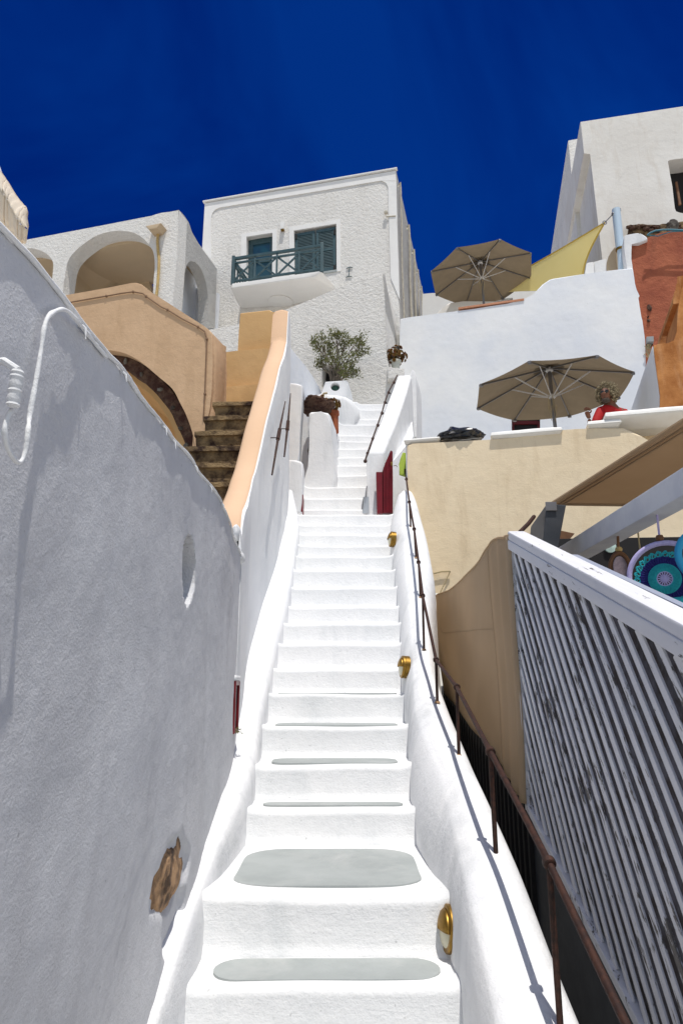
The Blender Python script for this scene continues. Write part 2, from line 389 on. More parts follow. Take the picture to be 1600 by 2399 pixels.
SC.view_settings.view_transform='Standard'; SC.view_settings.look='None'; SC.view_settings.exposure=-.18; SC.view_settings.gamma=1

# ================= staircase survey =================
# (Y, left x, right x, Z) of every nosing
def nose(vpx,Y,ul,ur,Z=None):
    z=tz(vpx)*Y if Z is None else Z; d=Y*ct+z*st
    return [Y,(ul-CX)*d/F,(ur-CX)*d/F,z]
c8=lambda y:1700+y/1.7422
c9x=lambda x:560+x/3.136
c9=lambda y:1150+y/3.136
c10x=lambda x:660+x/4.6118
c10=lambda y:860+y/4.6118
ST=[[2.40,-.66,.49,-1.66],[2.80,-.66,.49,-1.42],
 nose(c8(1070),3.183,435,1086), nose(c8(705),3.525,472,1052), nose(c8(345),4.65,575.5,974.4), nose(c8(165),5.04,598,960),
 nose(c9(1735),5.64,611,958.6), nose(c9(1492),6.3,625,950.6), nose(c9(1308),6.6,636.5,938), nose(c9(1125),6.9,648,941),
 nose(c9(975),7.2,662,941), nose(c9(848),7.5,676.4,937.8), nose(c9(708),7.8,679.6,931.5), nose(c9(582),8.1,686,926.7),
 nose(c9(478),8.4,690.7,920.3), nose(c9(400),8.7,697,914.6), nose(c9(318),9.0,698.7,914.6), nose(c9(248),9.3,702,915.5),
 nose(c9(172),9.6,690,921),
 nose(c10(1535),10.4,c10x(215),c10x(920)), nose(c10(1415),10.65,c10x(225),c10x(930)), nose(c10(1295),10.9,c10x(255),c10x(935)),
 nose(c10(1168),11.15,c10x(540),c10x(935)), nose(c10(1060),11.4,c10x(545),c10x(940)), nose(c10(970),11.65,c10x(550),c10x(950)),
 nose(c10(875),11.9,c10x(570),c10x(970)), nose(c10(800),12.15,c10x(580),c10x(1000)), nose(c10(735),12.4,c10x(590),c10x(1020)),
 nose(c10(620),12.7,c10x(640),c10x(1060)), nose(c10(560),12.95,c10x(760),c10x(1090)), nose(c10(455),13.2,c10x(830),c10x(1130)),
 nose(c10(398),13.45,c10x(830),c10x(1160))]
SK=Smooth([(1.0,-2.2),(2.0,-1.66),(3.18,-1.10),(4.65,-.73),(5.64,-.30),(6.3,-.05),(7.2,.65),(8.4,1.6),(9.6,2.44),(10.4,2.72),(12,4.3)],.16)
def onS(p,h,lo=1.6,hi=11.5):
    t=tz(p[1]); prev=None; Y=lo
    while Y<hi:
        f=t*Y-SK(Y)-h
        if prev is not None and (prev>0)!=(f>0):
            Y-=.02*abs(f)/(abs(f)+abs(prev)); return onY(p,Y)
        prev=f; Y+=.02
    raise ValueError(('onS',p,h))

XL=Smooth([(s[0],s[1]) for s in ST[:19]],.22)
XR=Smooth([(s[0],s[2]) for s in ST[:19]],.22)
stair=thing('staircase','steep whitewashed staircase with rounded treads climbing between the walls','staircase',(0,2.4,-1.66))
for i in range(len(ST)-1,-1,-1):
    Y,xl,xr,Z=ST[i]
    Yn=ST[i+1][0] if i+1<len(ST) else Y+1.2
    Zp=ST[i-1][3] if i>0 else Z-.25
    bm=bmesh.new(); nx=36; secs=[]
    x0,x1=(XL(Y)-.05,XR(Y)+.035) if i<19 else (xl-.16,xr+.10)
    if i<19: xl=min(xl,XL(Y)); xr=max(xr,XR(Y))
    for k in range(nx+1):
        x=x0+(x1-x0)*k/nx
        e=max(0,1-(x-xl)/.07) if x<xl+.07 else (max(0,1-(xr-x)/.07) if x>xr-.07 else 0)
        e=min(e,1.6)
        dz=.012*nz((x,i*3.1,0),1.6,i)+.022*e*e
        dy=.018*nz((x,i*5.7,3),1.3,i+9)-.008*e
        r=.035
        pr=[(Y+dy+.0,Zp-.25),(Y+dy-.055,Zp-.01),(Y+dy-.03,Zp+.022),(Y+dy-.012,Zp+.06)]
        for a in (0,22,45,68,90):
            a=math.radians(a); pr.append((Y+dy+r-r*math.cos(a)+ -.004*math.cos(a),Z+dz-r+r*math.sin(a)))
        pr+= [(Y+dy+.10,Z+dz-.002),(Y+(Yn-Y)*.5,Z+dz*.4-.004),(Yn-.06,Z+.004),(Yn+.12,Z+.02),(Yn+.12,Zp-.25)]
        secs.append([Vector((x,y,z)) for y,z in pr])
    add_loft(bm,secs,True,True)
    s=put('step',bm,M['steps'],stair,smooth=60)
    # grey painted field on the lower treads
    if 1<=i<=7:
        T=Yn-Y
        wl,wr=(xl+.09,xr-.07); yb,yf=(Yn-.10,Y+.085)
        if i==2: yb,yf=Yn-.045,Y+.065
        if 4<=i<=7: yf=Y+.15
        if i==3: wl,wr,yb,yf=xl+.10,xr-.09,Yn-.14,Y+.12
        bm=bmesh.new(); pts=[]; rx=min(.16,(yb-yf)/2); ry=(yb-yf)/2; rr=min(ry,.12) if i!=3 else .22
        for cx_,cy_,a0 in ((wr-rr,yb-rr,0),(wl+rr,yb-rr,90),(wl+rr,yf+rr,180),(wr-rr,yf+rr,270)):
            for q in range(7):
                a=math.radians(a0+q*15); pts.append(Vector((cx_+rr*math.cos(a),cy_+rr*math.sin(a)*(1 if i!=3 or math.sin(a)>0 else .7),Z+.006)))
        # lay on the tread: tread surface heights are within a few mm of Z
        add_prism(bm,pts,Vector((0,0,-.05)),0,wob=.012,step=.06,seed=i)
        put('painted_field',bm,M['greypaint'],s,smooth=30)

# kerbs -------------------------------------------------------------
XW=Smooth([(0,-.70),(2.75,-.69),(3.4,-.70),(4.9,-.74),(5.7,-.80),(6.6,-.88),(7.3,-.83),(8.0,-.77),(9.7,-.745),(10.2,-.745)],.15)
def onF(p,Xf):
    X=Xf(3)
    for _ in range(12):
        q=onX(p,X); X=.5*X+.5*Xf(min(max(q.y,0),12))
    return onX(p,X)
bm=bmesh.new(); secs=[]
for k in range(150):
    Y=1.9+(9.75-1.9)*k/149
    xw=XW(Y); xi=XL(Y)+.008; g=xi-xw; w1=.02*nz((0,Y,1),1.5)
    z=SK(Y); e=max(0,(Y-9.1)/.6); z2=z+.125+.20*e*e+w1
    secs.append([Vector(q) for q in ((xi+.012,Y,z-.45),(xi+.006,Y,z-.02),(xi-.004,Y,z2-.06),(xi-.18*g,Y,z2-.022),(xi-.4*g,Y,z2-.004),(xi-.8*g,Y,z2+.004),(xw-.03,Y,z2+.02),(xw-.05,Y,z-.5))])
add_loft(bm,secs); put('kerb',bm,M['kerb'],stair,smooth=70)
# right kerb from measured inner and outer edges
inn=[(onS(p,.31)) for p in L(9,(1190,130),(1210,330),(1222,600),(1240,760),(1262,1000),(1272,1250),(1282,1450),(1298,1640))]+[onS(p,.31) for p in L(6,(52,1130),(120,1300),(150,1450),(178,1600),(205,1720),(232,1850),(282,2050),(325,2250))]
out=[(onS(p,.34)) for p in L(9,(1340,180),(1380,330),(1413,500),(1420,640),(1415,850),(1425,1050),(1455,1330))]+[onS(p,.31) for p in L(6,(130,930),(215,1130),(300,1310),(365,1450),(430,1600),(490,1750),(560,1930),(640,2130),(715,2300))]
XI=Smooth([(q.y,q.x) for q in inn],.12,1.9,10.2); XO=Smooth([(q.y,q.x) for q in out],.12,1.9,10.2)
bm=bmesh.new(); secs=[]
for k in range(170):
    Y=1.9+(10.05-1.9)*k/169
    xi=max(XI(Y),XR(Y)+.008); xo=XO(Y); z=SK(Y); e=max(0,(Y-9.4)/.65); hi=.31; w1=.02*nz((3,Y,1),1.5)
    hi+=w1; ho=hi+.035; f=1-.6*e**3
    drop=-.35*max(0,e-.75)/.25 if e>.75 else 0
    b=xo-xi; xb=XR(Y)-.01
    secs.append([Vector(q) for q in ((xb,Y,z-.55),(xb+.0,Y,z-.03),(xb+(xi-xb)*.35,Y,z+hi*.45),(xb+(xi-xb)*.85,Y,z+hi*.88),(xi+.012,Y,z+hi-.010+drop),(xi+.035,Y,z+hi+.004+drop),(xi+.3*b,Y,z+ho+drop),(xi+.65*b,Y,z+ho+.005+drop),(xo-.10*b-.015,Y,z+ho-.02+drop),(xo,Y,z+ho-.10+drop),(xo+.03,Y,z+ho-.3),(xo+.05,Y,z-1.0))])
add_loft(bm,secs); put('kerb',bm,M['kerb'],stair,smooth=70)

# ================= near left wall =================
top=[onF(p,XW) for p in L(1,(0,380),(150,530),(410,860))]+[onF(p,XW) for p in L(15,(180,20),(400,250),(520,430),(680,630),(820,810),(900,890),(1010,1050),(1090,1140),(1160,1250),(1210,1390),(1270,1560),(1325,1700))]
ZT=Smooth([(q.y,q.z) for q in top],.05,.2,5.5)
niche=onF(S(7,808,425),XW); patch=onF(S(7,735,1710),XW); notch=onF(S(7,735,1900),XW); win=onF(S(7,994,1010),XW); dent=onF(S(7,905,1180),XW)
red0=onF((0,1500),XW)
YE=top[-1].y+.02
def well(d,soft): # 1 inside, 0 outside
    return max(0,min(1,(1-d)/soft))
def wall_dx(Y,Z):
    dx=.018*nz((0,Y,Z),1.1,2)+.008*nz((0,Y,Z),3.3,4)+.0016*nz((0,Y,Z),19,6)+.0010*nz((0,Y,Z),37,6)
    d=math.hypot((Y-niche.y)/.15,(Z-niche.z)/.16); dx-=.40*well(d,.14)
    d=math.hypot((Y-patch.y)/.30,(Z-patch.z)/.155)+.25*nz((0,Y,Z),7,8); dx-=.02*well(d,.10)
    # gouge under the bare patch
    d=math.hypot((Y-notch.y)/.20,(Z-notch.z)/.14)+.1*nz((0,Y,Z),7,3); dx-=.03*well(d,.15)
    dx-=.05*max(0,(Y-4.6))**2*.3
    return dx
lw=thing('plastered_wall','tall near stucco wall on the left with a small niche and white rim','wall',(-.7,3,-1.7))
bm=bmesh.new(); NY,NZ=300,170; secs=[]
Y0=.25
for i in range(NY+1):
    Y=Y0+(YE-Y0)*i/NY; zt=ZT(Y); zb=SK(Y)-.35 if Y>2 else -2.0; row=[]
    for j in range(NZ+1):
        Z=zb+(zt-.02-zb)*j/NZ; row.append(Vector((XW(Y)+wall_dx(Y,Z),Y,Z)))
    x=row[-1].x
    row+=[Vector((x-.004,Y,zt-.008)),Vector((x-.016,Y,zt)),Vector((x-.16,Y,zt+.0)),Vector((x-.22,Y,zt-.05)),Vector((x-.24,Y,zb))]
    secs.append(row)
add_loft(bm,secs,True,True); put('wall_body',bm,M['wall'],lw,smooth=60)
# dripping rim bead along the top edge
bm=bmesh.new(); pts=[];rs=[]
for i in range(150):
    Y=Y0+(YE-Y0)*i/149; pts.append(Vector((XW(Y)+wall_dx(Y,ZT(Y)-.05)+.004,Y,ZT(Y)-.012+.004*nz((0,Y,0),9)))); rs.append(.007+.003*nz((1,Y,0),6))
add_tube(bm,pts,rs,8)
for Yd,ln in ((1.62,.07),(1.95,.03),(2.45,.05),(2.62,.06),(3.05,.035),(3.5,.05),(3.9,.04),(4.3,.03),(4.9,.03)):
    p=Vector((XW(Yd)+wall_dx(Yd,ZT(Yd)-.05)+.012,Yd,ZT(Yd)-.02)); add_tube(bm,[p-Vector((.01,0,0)),p+Vector((.006,0,-.012)),p+Vector((.010,0,-.03-ln*.2))],[.005,.004,.0015],6)
put('rim_bead',bm,M['kerb'],lw,smooth=60)
# exposed stone in the patch
bm=bmesh.new(); rock(bm,(XW(patch.y)-.036,patch.y,patch.z),.034,.27,.145,3,5,.30); put('exposed_stone',bm,M['bare'],lw)
# painted over hose looping on the near wall
hp=L(1,(700,1278),(620,1180),(560,1105),(490,1020),(430,968),(370,975),(320,1015),(295,1080),(280,1180),(265,1280),(245,1400),(220,1540),(195,1680))
hp+=L(7,(0,0))[:0]
pts=[onX(p,-.68+.0) for p in hp[:3]]+[onX(p,-.672) for p in hp[3:]]+[onX(S(0,*p),-.655) for p in ((66,985),(58,1040),(46,1062),(30,1050),(16,1020),(12,985),(20,955),(34,930),(42,905))]
sm=[]
for a,b,c,d in zip([pts[0]]+pts[:-2],pts[:-1],pts[1:],pts[2:]+[pts[-1]]):
    for k in range(5):
        t=k/5; sm.append(.5*((2*b)+(c-a)*t+(2*a-5*b+4*c-d)*t*t+(3*b-a-3*c+d)*t**3))
sm.append(pts[-1])
hose=thing('painted_hose','white painted hose looping down the near left wall','hose',pts[9])
bm=bmesh.new(); add_tube(bm,sm,[.0054+.0022*nz(q,25) for q in sm],10); put('hose_run',bm,M['kerb'],hose,smooth=60)
bm=bmesh.new(); a=onX(S(0,30,935),-.645); b=onX(S(0,42,850),-.64)
nn=16; prof=[]
for k in range(nn+1): prof.append((.0122+(.0007 if k%2 else 0)+.0008*math.sin(k*2.1)-(.003 if k in(0,nn) else 0),(b-a).length*k/nn))
add_lathe(bm,a,prof,(b-a),16); put('connector',bm,M['kerb'],hose,smooth=30)
bm=bmesh.new(); add_tube(bm,[b,b+Vector((-.03,0,.02)),b+Vector((-.06,.01,.02))],.008,8); put('bracket',bm,M['kerb'],hose)
# small red window low in the wall and its twig
rw=thing('small_window','tiny dark red framed window set low in the left wall beside the steps','window',win)
n_=Vector((1,-.02,0)); 
bm=bmesh.new(); zz0=onF(S(7,990,1118),XW).z; zz1=onF(S(7,990,895),XW).z
yy=win.y
for (dy,z_a,z_b,w_) in ((-.085,zz0,zz1,.03),(.085,zz0,zz1,.03)): add_box(bm,(XW(yy)+.004,yy+dy,(z_a+z_b)/2),.035,w_,z_b-z_a,None,.004)
for z_ in (zz0+.015,zz1-.015): add_box(bm,(XW(yy)+.003,yy,z_),.033,.15,.03,None,.003)
put('frame',bm,M['red'],rw)
bm=bmesh.new(); add_box(bm,(XW(yy)-.0,yy,(zz0+zz1)/2),.012,.145,zz1-zz0-.05); put('pane',bm,M['dark'],rw)
bm=bmesh.new(); add_box(bm,(XW(yy)+.0,yy,zz1+.018),.05,.22,.035,None,.012); put('lintel',bm,M['kerb'],rw)
def leafy(bm,c,n,spread,ln,wd,rng,bend=0.0,up=.0):
    for _ in range(n):
        while True:
            o=Vector((rng.uniform(-1,1),rng.uniform(-1,1),rng.uniform(-1,1)))
            if o.length<1: break
        p=Vector(c)+Vector((o.x*spread[0],o.y*spread[1],o.z*spread[2]))
        d=(Vector((rng.gauss(0,1),rng.gauss(0,1),rng.gauss(0,1)+up))).normalized(); s=d.cross(Vector((rng.gauss(0,1),rng.gauss(0,1),rng.gauss(0,1)))).normalized()
        l=ln*rng.uniform(.6,1.3); w_=wd*rng.uniform(.7,1.2)
        v=[bm.verts.new(p),bm.verts.new(p+d*l*.5+s*w_),bm.verts.new(p+d*l),bm.verts.new(p+d*l*.5-s*w_)]
        bm.faces.new(v)
rng=random.Random(3)
tw=thing('wall_weed','tiny green weed sprouting below the small red window','weed',(win.x+.03,yy,zz0))
bm=bmesh.new(); leafy(bm,(win.x+.035,yy,zz0+.02),45,(.025,.03,.03),.022,.004,rng); put('leaves',bm,M['leaf'],tw,smooth=0)
# red shutter at the very left edge of the view
rs_=thing('red_shutter','dark red shutter frame standing out from the wall at far left edge','shutter',(-.68,1.2,-.6))
r0=onX((-8,1435),-.66); 
Yr=onX((0,1500),-.665).y-.045
bm=bmesh.new(); add_box(bm,(-.672,Yr-.20,.015),.03,.42,.24,None,.004); put('panel',bm,M['red'],rs_)
for z_ in (.15,-.12):
    bm=bmesh.new(); add_box(bm,(-.675,Yr-.20,z_),.03,.42,.03,None,.004); put('frame_bar',bm,M['reddk'],rs_)

# ================= inner parapet wall with peach coping =================
E=[onF(p,XW) for p in L(4,(412,1500),(415,1450),(425,1360),(450,1280),(475,1180),(500,1080),(530,950),(560,800),(585,700),(605,610),(628,520),(645,440),(672,360),(688,285))]
OO=[onF(p,lambda Y:XW(Y)-.30-.03*(Y-5.5)) for p in L(4,(330,1440),(300,1360),(282,1310),(300,1250),(330,1170),(360,1070),(390,960),(420,880),(450,800),(480,690),(500,600),(530,530),(555,470),(580,400),(598,330),(604,200),(608,110))]
ZE=Smooth([(q.y,q.z) for q in E],.06); ZO=Smooth([(q.y,q.z) for q in OO],.10)
Yend=E[-1].y+.05; pt=onF(S(4,688,70),XW)
pw=thing('parapet_wall','white parapet wall with smooth peach coping sloping up beside the stairs','wall',(-.8,5.5,0))
bm=bmesh.new(); secs=[]
Ys=[YE-.015+(Yend-YE+.015)*k/120 for k in range(121)]
zc_=ZE(Yend); zt9=pt.z/pt.y*(Yend+.16)
PR_=[(Y,ZE(max(Y,E[0].y))) for Y in Ys]+[(Yend+.16*(k/12)**1.0,zc_+(zt9-.06-zc_)*(k/12)**.9) for k in range(1,13)]+[(Yend+.17,zt9-.03),(Yend+.20,zt9-.008),(Yend+.25,zt9),(Yend+.40,zt9),(Yend+.45,zt9-.03)]
ztop_end=pt.z*Yend/pt.y
for Y,ze in PR_:
    xw=XW(Y)+.012*nz((0,Y,0),1.2); jag=.012*nz((0,Y,5),5)
    row=[]
    zb=SK(min(Y,10.2))-.4
    for j in range(14): 
        z=zb+(ze+jag-zb)*j/13; row.append(Vector((xw+.02*nz((0,Y,z),1.4,3)-(.0 if j<13 else .012),Y,z)))
    row+=[Vector((xw-.05,Y,ze+.004)),Vector((xw-.05,Y,zb))]
    secs.append(row)
add_loft(bm,secs); put('white_face',bm,M['wall2'],pw,smooth=60)
bm=bmesh.new(); secs=[]
for Y,ze in PR_:
    xw=XW(Y)+.012*nz((0,Y,0),1.2); w_=.25; zo=ze+.02+.03*nz((0,Y,2),1)
    zb=SK(min(Y,10.2))-.4
    secs.append([Vector(q) for q in ((xw-.022,Y,zb),(xw-.022,Y,ze-.02),(xw-.03,Y,ze+.006),(xw-.03-.12*w_,Y,ze+.02),(xw-.5*w_,Y,ze+.035),(xw-.85*w_,Y,ze+.01),(xw-w_,Y,ze-.04),(xw-w_-.01,Y,zb))])
add_loft(bm,secs); put('coping',bm,M['peachlt'],pw,smooth=60)
bm=bmesh.new(); rock(bm,(XW(YE)-.03,YE-.01,ZT(YE)-.02),.06,.09,.05,5,3,.2); rock(bm,(XW(YE)-.13,YE-.04,ZT(YE)-.03),.12,.10,.07,6,3,.2); q=onX(S(7,1003,275),-.80); rock(bm,q,.03,.12,.075,8,3,.2); q=onX((562,1266),-.80); rock(bm,q,.02,.05,.06,4,3,.2); q=onX((555,1252),-.87); rock(bm,q,.07,.10,.13,8,3,.15); put('plaster_lump',bm,M['kerb'],pw,smooth=60)
# two iron tie rods on the white face
def rod(n1,pts,lab):
    P=[onF(S(4,*p),lambda Y:XW(Y)+.09) for p in pts]
    t=thing('iron_rod',lab,'iron rod',P[-1],'iron rods on the inner parapet wall')
    bm=bmesh.new(); add_tube(bm,[P[0],P[0].lerp(P[1],.6),P[1]],[.006,.012,.014],8); add_tube(bm,[P[1],P[1].lerp(P[2],.7),P[2]],[.016,.012,.010],8); put('shaft',bm,M['rustdk'],t)
    bm=bmesh.new(); add_tube(bm,[P[1].lerp(P[0],.12),P[1].lerp(P[2],.16)],[.022,.024],8); put('grip',bm,M['rust'],t)
    bm=bmesh.new(); c=P[1].lerp(P[2],.12); add_tube(bm,[c,c+Vector((-.13,0,0))],.006,6); put('bracket',bm,M['rustdk'],t)
rod(1,((672,650),(632,850),(588,1115)),'rusty iron rod with long tip, lower on the white parapet face')
rod(2,((705,600),(688,800),(665,1000)),'rusty iron rod nearest the white gate pillar')

# ================= gate pillars and white masses by the upper stairs =================
def block(name,label,cat,pts,Y,depth,mat,bev=.04,wob=.02,group=None,ang=0,parent=None,step=.25,seed=0):
    if isinstance(Y,(int,float)):
        pl=corner_plane(pts[0],Y,ang)
    else: pl=Y
    P=[onP(p,pl) for p in pts]
    bm=prism(P,pl[1]*depth,bev,3,wob,step,seed)
    if parent: return put(name,bm,mat,parent,smooth=50,label=label)
    lo=min(p.z for p in P); o=Vector((sum(p.x for p in P)/len(P),P[0].y,lo))
    return put(name,bm,mat,None,o,50,label,cat,group)
block('gate_pillar','lower white gate pillar at the left end of the landing','pillar',L(4,(690,1015),(740,1020),(772,1030),(785,1045),(782,1150),(776,1360),(700,1360),(685,1350)),10.0,.45,M['kerb'],.05,.02)
bm=bmesh.new(); a=onY(S(10,222,1380),10.03); b=onY(S(10,218,1565),10.03); add_box(bm,((a+b)/2)+Vector((.0,.15,0)),.03,.34,(a-b).length,None,.004)
put('red_gate_edge',bm,M['red'],None,b,40,'narrow dark red gate edge behind the lower white gate pillar','gate')
block('white_pillar','tall white pillar standing beside the end of the parapet wall','pillar',L(4,(690,528),(740,532),(772,540),(784,550),(776,700),(765,860),(758,1060),(690,1060)),10.9,.5,M['kerb'],.05,.02)
block('rounded_wall','pale rounded wall between white pillar and the flower pot ledge','wall',L(4,(750,680),(775,672),(800,680),(818,700),(822,800),(815,845),(800,900),(812,960),(822,1150),(750,1190)),12.0,.6,M['kerb'],.08,.02)
# ledge / pedestal
led=onY(S(4,820,715),11.05)
pl_=vplane(onY(S(4,800,715),11.0),onY(S(4,955,725),11.0))
P=[onP(p,pl_) for p in L(4,(820,722),(835,712),(900,712),(940,718),(955,735),(958,820),(970,930),(985,1060),(1000,1125),(985,1210),(790,1220),(800,1190),(815,1060),(822,900))]
put('plant_ledge',prism(P,Vector((.16,1.25,0)),.07,4,.015,.2,4),M['kerb'],None,P[-3],50,'white plastered ledge carrying the terracotta pot left of the upper steps','ledge')
P=[onY(p,11.9) for p in L(4,(940,740),(955,770),(1000,850),(1012,870),(1005,900),(985,1000),(960,1000))]
put('sloping_cheek',prism(P,Vector((.0,.6,0)),.05,3,.01),M['kerb'],None,P[-1],50,'white sloping cheek wall under the terracotta pot','wall')
# rounded mass
P=[onY(p,12.9) for p in L(4,(822,604),(900,600),(1000,602),(1050,612),(1090,632),(1120,665),(1140,705),(1145,770),(1100,800),(1050,830),(1010,900),(822,1000))]
put('rounded_bench',prism(P,Vector((.1,1.6,0)),.12,5,.01),M['kerb'],None,P[-1],60,'rounded white plaster bench below the tapered planter','bench')
P=[onY(p,13.5) for p in L(4,(1040,628),(1180,660),(1300,655),(1300,700),(1140,720),(1145,780))]
# planter with drain hole
P=[onY(p,13.6) for p in L(4,(925,524),(1055,515),(1072,530),(1095,612),(1100,640),(892,640),(898,604))]
pln=put('tapered_planter',prism(P,Vector((.0,.75,0)),.025,3,0),M['kerb'],None,P[-2],50,'tapered white planter with a round drain hole holding the small tree','planter')
hc=onY(S(4,988,557),13.6); hb=bmesh.new(); add_lathe(hb,hc-Vector((0,.2,0)),[(.098,0),(.098,.42)],(0,1,0),28); cut(pln,hb)
bm=bmesh.new(); add_lathe(bm,hc+Vector((0,.12,0)),[(.0,0),(.08,0),(.08,.05),(.0,.05)],(0,1,0),24); put('hole_backing',bm,M['cork'],pln)
# striped rope from planter
P=[onY(p,12.85) for p in L(4,(938,597),(915,600),(905,615),(900,640),(905,655))]
bm=bmesh.new(); add_tube(bm,P,.022,10); put('coiled_rope',bm,M['rope'],None,P[-1],60,'short pale rope hanging over the bench by the succulent','rope')
# stone slab
bm=bmesh.new(); a=onY(S(4,800,680),11.7); b=onY(S(4,950,690),11.3); c=(a+b)/2
rock(bm,c,(b-a).length*.46,.42,.11,11,4,.3); put('lava_slab',bm,M['lava'],None,c,60,'dark lava stone slab on the white ledge beside the pot','stone')
# pot with succulent
def succulent(name,label,top,r,rng,potmat,ph,pr,lean=0,shx=0):
    t=thing(name,label,'potted plant',top-Vector((0,0,ph)))
    bm=bmesh.new(); add_lathe(bm,top-Vector((0,0,ph)),[(pr*.62,0),(pr*.70,ph*.3),(pr*.86,ph*.78),(pr*.9,ph*.82),(pr*1.06,ph*.83),(pr*1.08,ph),(pr*.95,ph),(pr*.9,ph*.93),(.001,ph*.92)],(lean,0,1),22); put('pot',bm,potmat,t,smooth=40)
    bm=bmesh.new()
    for i in range(90):
        o=Vector((rng.gauss(0,.5),rng.gauss(0,.4),rng.gauss(0,.42))); o=o if o.length<1 else o.normalized()
        c=top+Vector((o.x*r+shx,o.y*r,o.z*r*.8+r*.55))
        nn_=(Vector((o.x,o.y-.25,o.z+.15))+Vector((rng.gauss(0,.25),rng.gauss(0,.25),rng.gauss(0,.25)))).normalized(); RM=nn_.to_track_quat('Z','Y').to_matrix()
        for k in range(16):
            a=2*PI*k/8+.3*(k>7); el=.25 if k<8 else .9
            d=RM@Vector((math.cos(a)*math.cos(el),math.sin(a)*math.cos(el),math.sin(el))); s=RM@Vector((-math.sin(a),math.cos(a),0)); u=d.cross(s)
            l=r*.19*(1 if k<8 else .7); w_=l*.35
            q=[bm.verts.new(c),bm.verts.new(c+d*l*.7+s*w_),bm.verts.new(c+d*l),bm.verts.new(c+d*l*.7-s*w_)]; bm.faces.new(q)
            q=[bm.verts.new(c-u*.004),bm.verts.new(c+d*l*.7+s*w_-u*.012),bm.verts.new(c+d*l-u*.004),bm.verts.new(c+d*l*.7-s*w_-u*.012)]; bm.faces.new(q[::-1])
    put('foliage',bm,M['succ'],t,smooth=0)
    bm=bmesh.new()
    for i in range(7):
        q=top+Vector((rng.uniform(-1,1)*r*.7,rng.uniform(-.5,.5)*r,rng.uniform(.3,.9)*r*.6)); add_tube(bm,[top+Vector((0,0,-.02)),top.lerp(q,.5)+Vector((0,0,.02)),q],.009,5)
    put('stem',bm,M['bark'],t,smooth=30)
rng=random.Random(11)
tp=onY(S(4,988,716),11.8); succulent('terracotta_pot_plant','leaning terracotta pot of rusty green succulent left of the upper steps',tp,.24,rng,M['clay'],.42,.105,-.10,-.16)
# sloping white wall behind
P=[onY(L(4,p)[0],Y) for p,Y in (((690,290),11.9),((760,375),12.6),((840,480),13.4),((908,600),14.2),((908,800),14.2),((690,1000),11.9))]
pl_=vplane(P[0],P[3]); P=[onP(S(4,*p),pl_) for p in ((685,275),(720,330),(760,378),(820,455),(860,515),(908,600),(908,760),(685,900))]
put('sloping_wall',prism(P,pl_[1]*.35,.05,3,.02),M['terr'],None,P[-1],50,'pale smooth wall sloping down behind the white pillar','wall')

# right wall beside upper stairs
Fl=onY(S(10,915,960),10.3); Fr=onY(S(10,1100,945),10.3)
Gl=onY(S(10,1262,60),13.4); Gr=onY(S(10,1415,18),13.4)
zt0=(Fl.z+Fr.z)/2; zt1=max(Gl.z,Gr.z)
rwl=thing('stair_wall','thick white wall ramping up on the right of the upper steps','wall',(Fl.x,10.3,2.3))
bm=bmesh.new(); secs=[]
nS=24
for k in range(nS+1):
    t=k/nS; l=Fl.lerp(Gl,t); r=Fr.lerp(Gr,t)
    z=zt0+(Gl.z-zt0)*(t if t<.9 else t-.0*(t-.9)); 
    if t>.93: z-= .10*((t-.93)/.07)**2
    r.x+=.03*math.sin(t*PI)
    g=.02*nz((t*4,0,0),1); zb=2.2
    secs.append([Vector(q) for q in ((l.x+.01,l.y,zb),(l.x,l.y,z-.05+g),(l.x+.03,l.y,z+g),(r.x-.05,r.y,z+g+.01),(r.x,r.y,z-.05+g),(r.x+.06,r.y,zb))])
add_loft(bm,secs); bevel_all(bm,.02,2,50); put('ramped_wall',bm,M['kerb'],rwl,smooth=50)
# lower continuation: wall face returning right at the far end
P=[onY(S(10,*p),13.2) for p in ((1405,20),(1430,40),(1448,120),(1455,300),(1460,760),(1300,900),(1260,1000),(1250,500))]
put('end_face',prism(P,Vector((.2,.8,0)),.05,3,.01),M['kerb'],rwl)
P=[onY(S(10,*p),11.1) for p in ((1120,900),(1180,760),(1330,780),(1340,1580),(1110,1580))]
bm=bmesh.new(); add_hull(bm,[Vector((Fr.x+.02,10.6,2.3)),Vector((Fr.x+.02,10.6,3.4)),Vector((1.15,11.6,2.3)),Vector((1.3,11.6,4.4)),Vector((1.15,10.9,2.3)),Vector((1.15,10.9,3.1)),Vector((1.45,13.2,5.4)),Vector((1.45,13.2,2.4))])
put('lower_flank',bm,M['kerb'],rwl)
# thin handrail on that wall
pts=[]
hr=L(10,(900,1010),(928,925),(983,768),(1036,622),(1082,492),(1115,375),(1152,270),(1210,160),(1248,88))
for i,p in enumerate(hr):
    t=max(0,min(1,(p[1]-S(10,0,960)[1])/(S(10,0,85)[1]-S(10,0,960)[1])))
    pts.append(onY(p,10.25+3.1*t))
h2=thing('thin_handrail','thin dark iron handrail climbing the left edge of the ramping white wall','handrail',pts[0])
bm=bmesh.new(); add_tube(bm,pts,.014,8); put('rail',bm,M['rustdk'],h2)
cb_=bmesh.new(); add_lathe(cb_,pts[1]-Vector((0,0,.02)),[(.024,0),(.03,.015),(.03,.035),(.024,.05)],(pts[2]-pts[1]),10)
c0=put('collar',cb_,M['rustdk'],h2)
for q in pts[2:8]+[pts[0]]:
    c=c0.copy(); COL.objects.link(c); c.parent=h2; c.location=q-pts[1]
pb=bmesh.new(); add_tube(pb,[pts[1],pts[1]+Vector((.12,.02,-.08))],.008,6); p0=put('bracket',pb,M['rustdk'],h2)
for q in pts[2:8]:
    c=p0.copy(); COL.objects.link(c); c.parent=h2; c.location=q-pts[1]

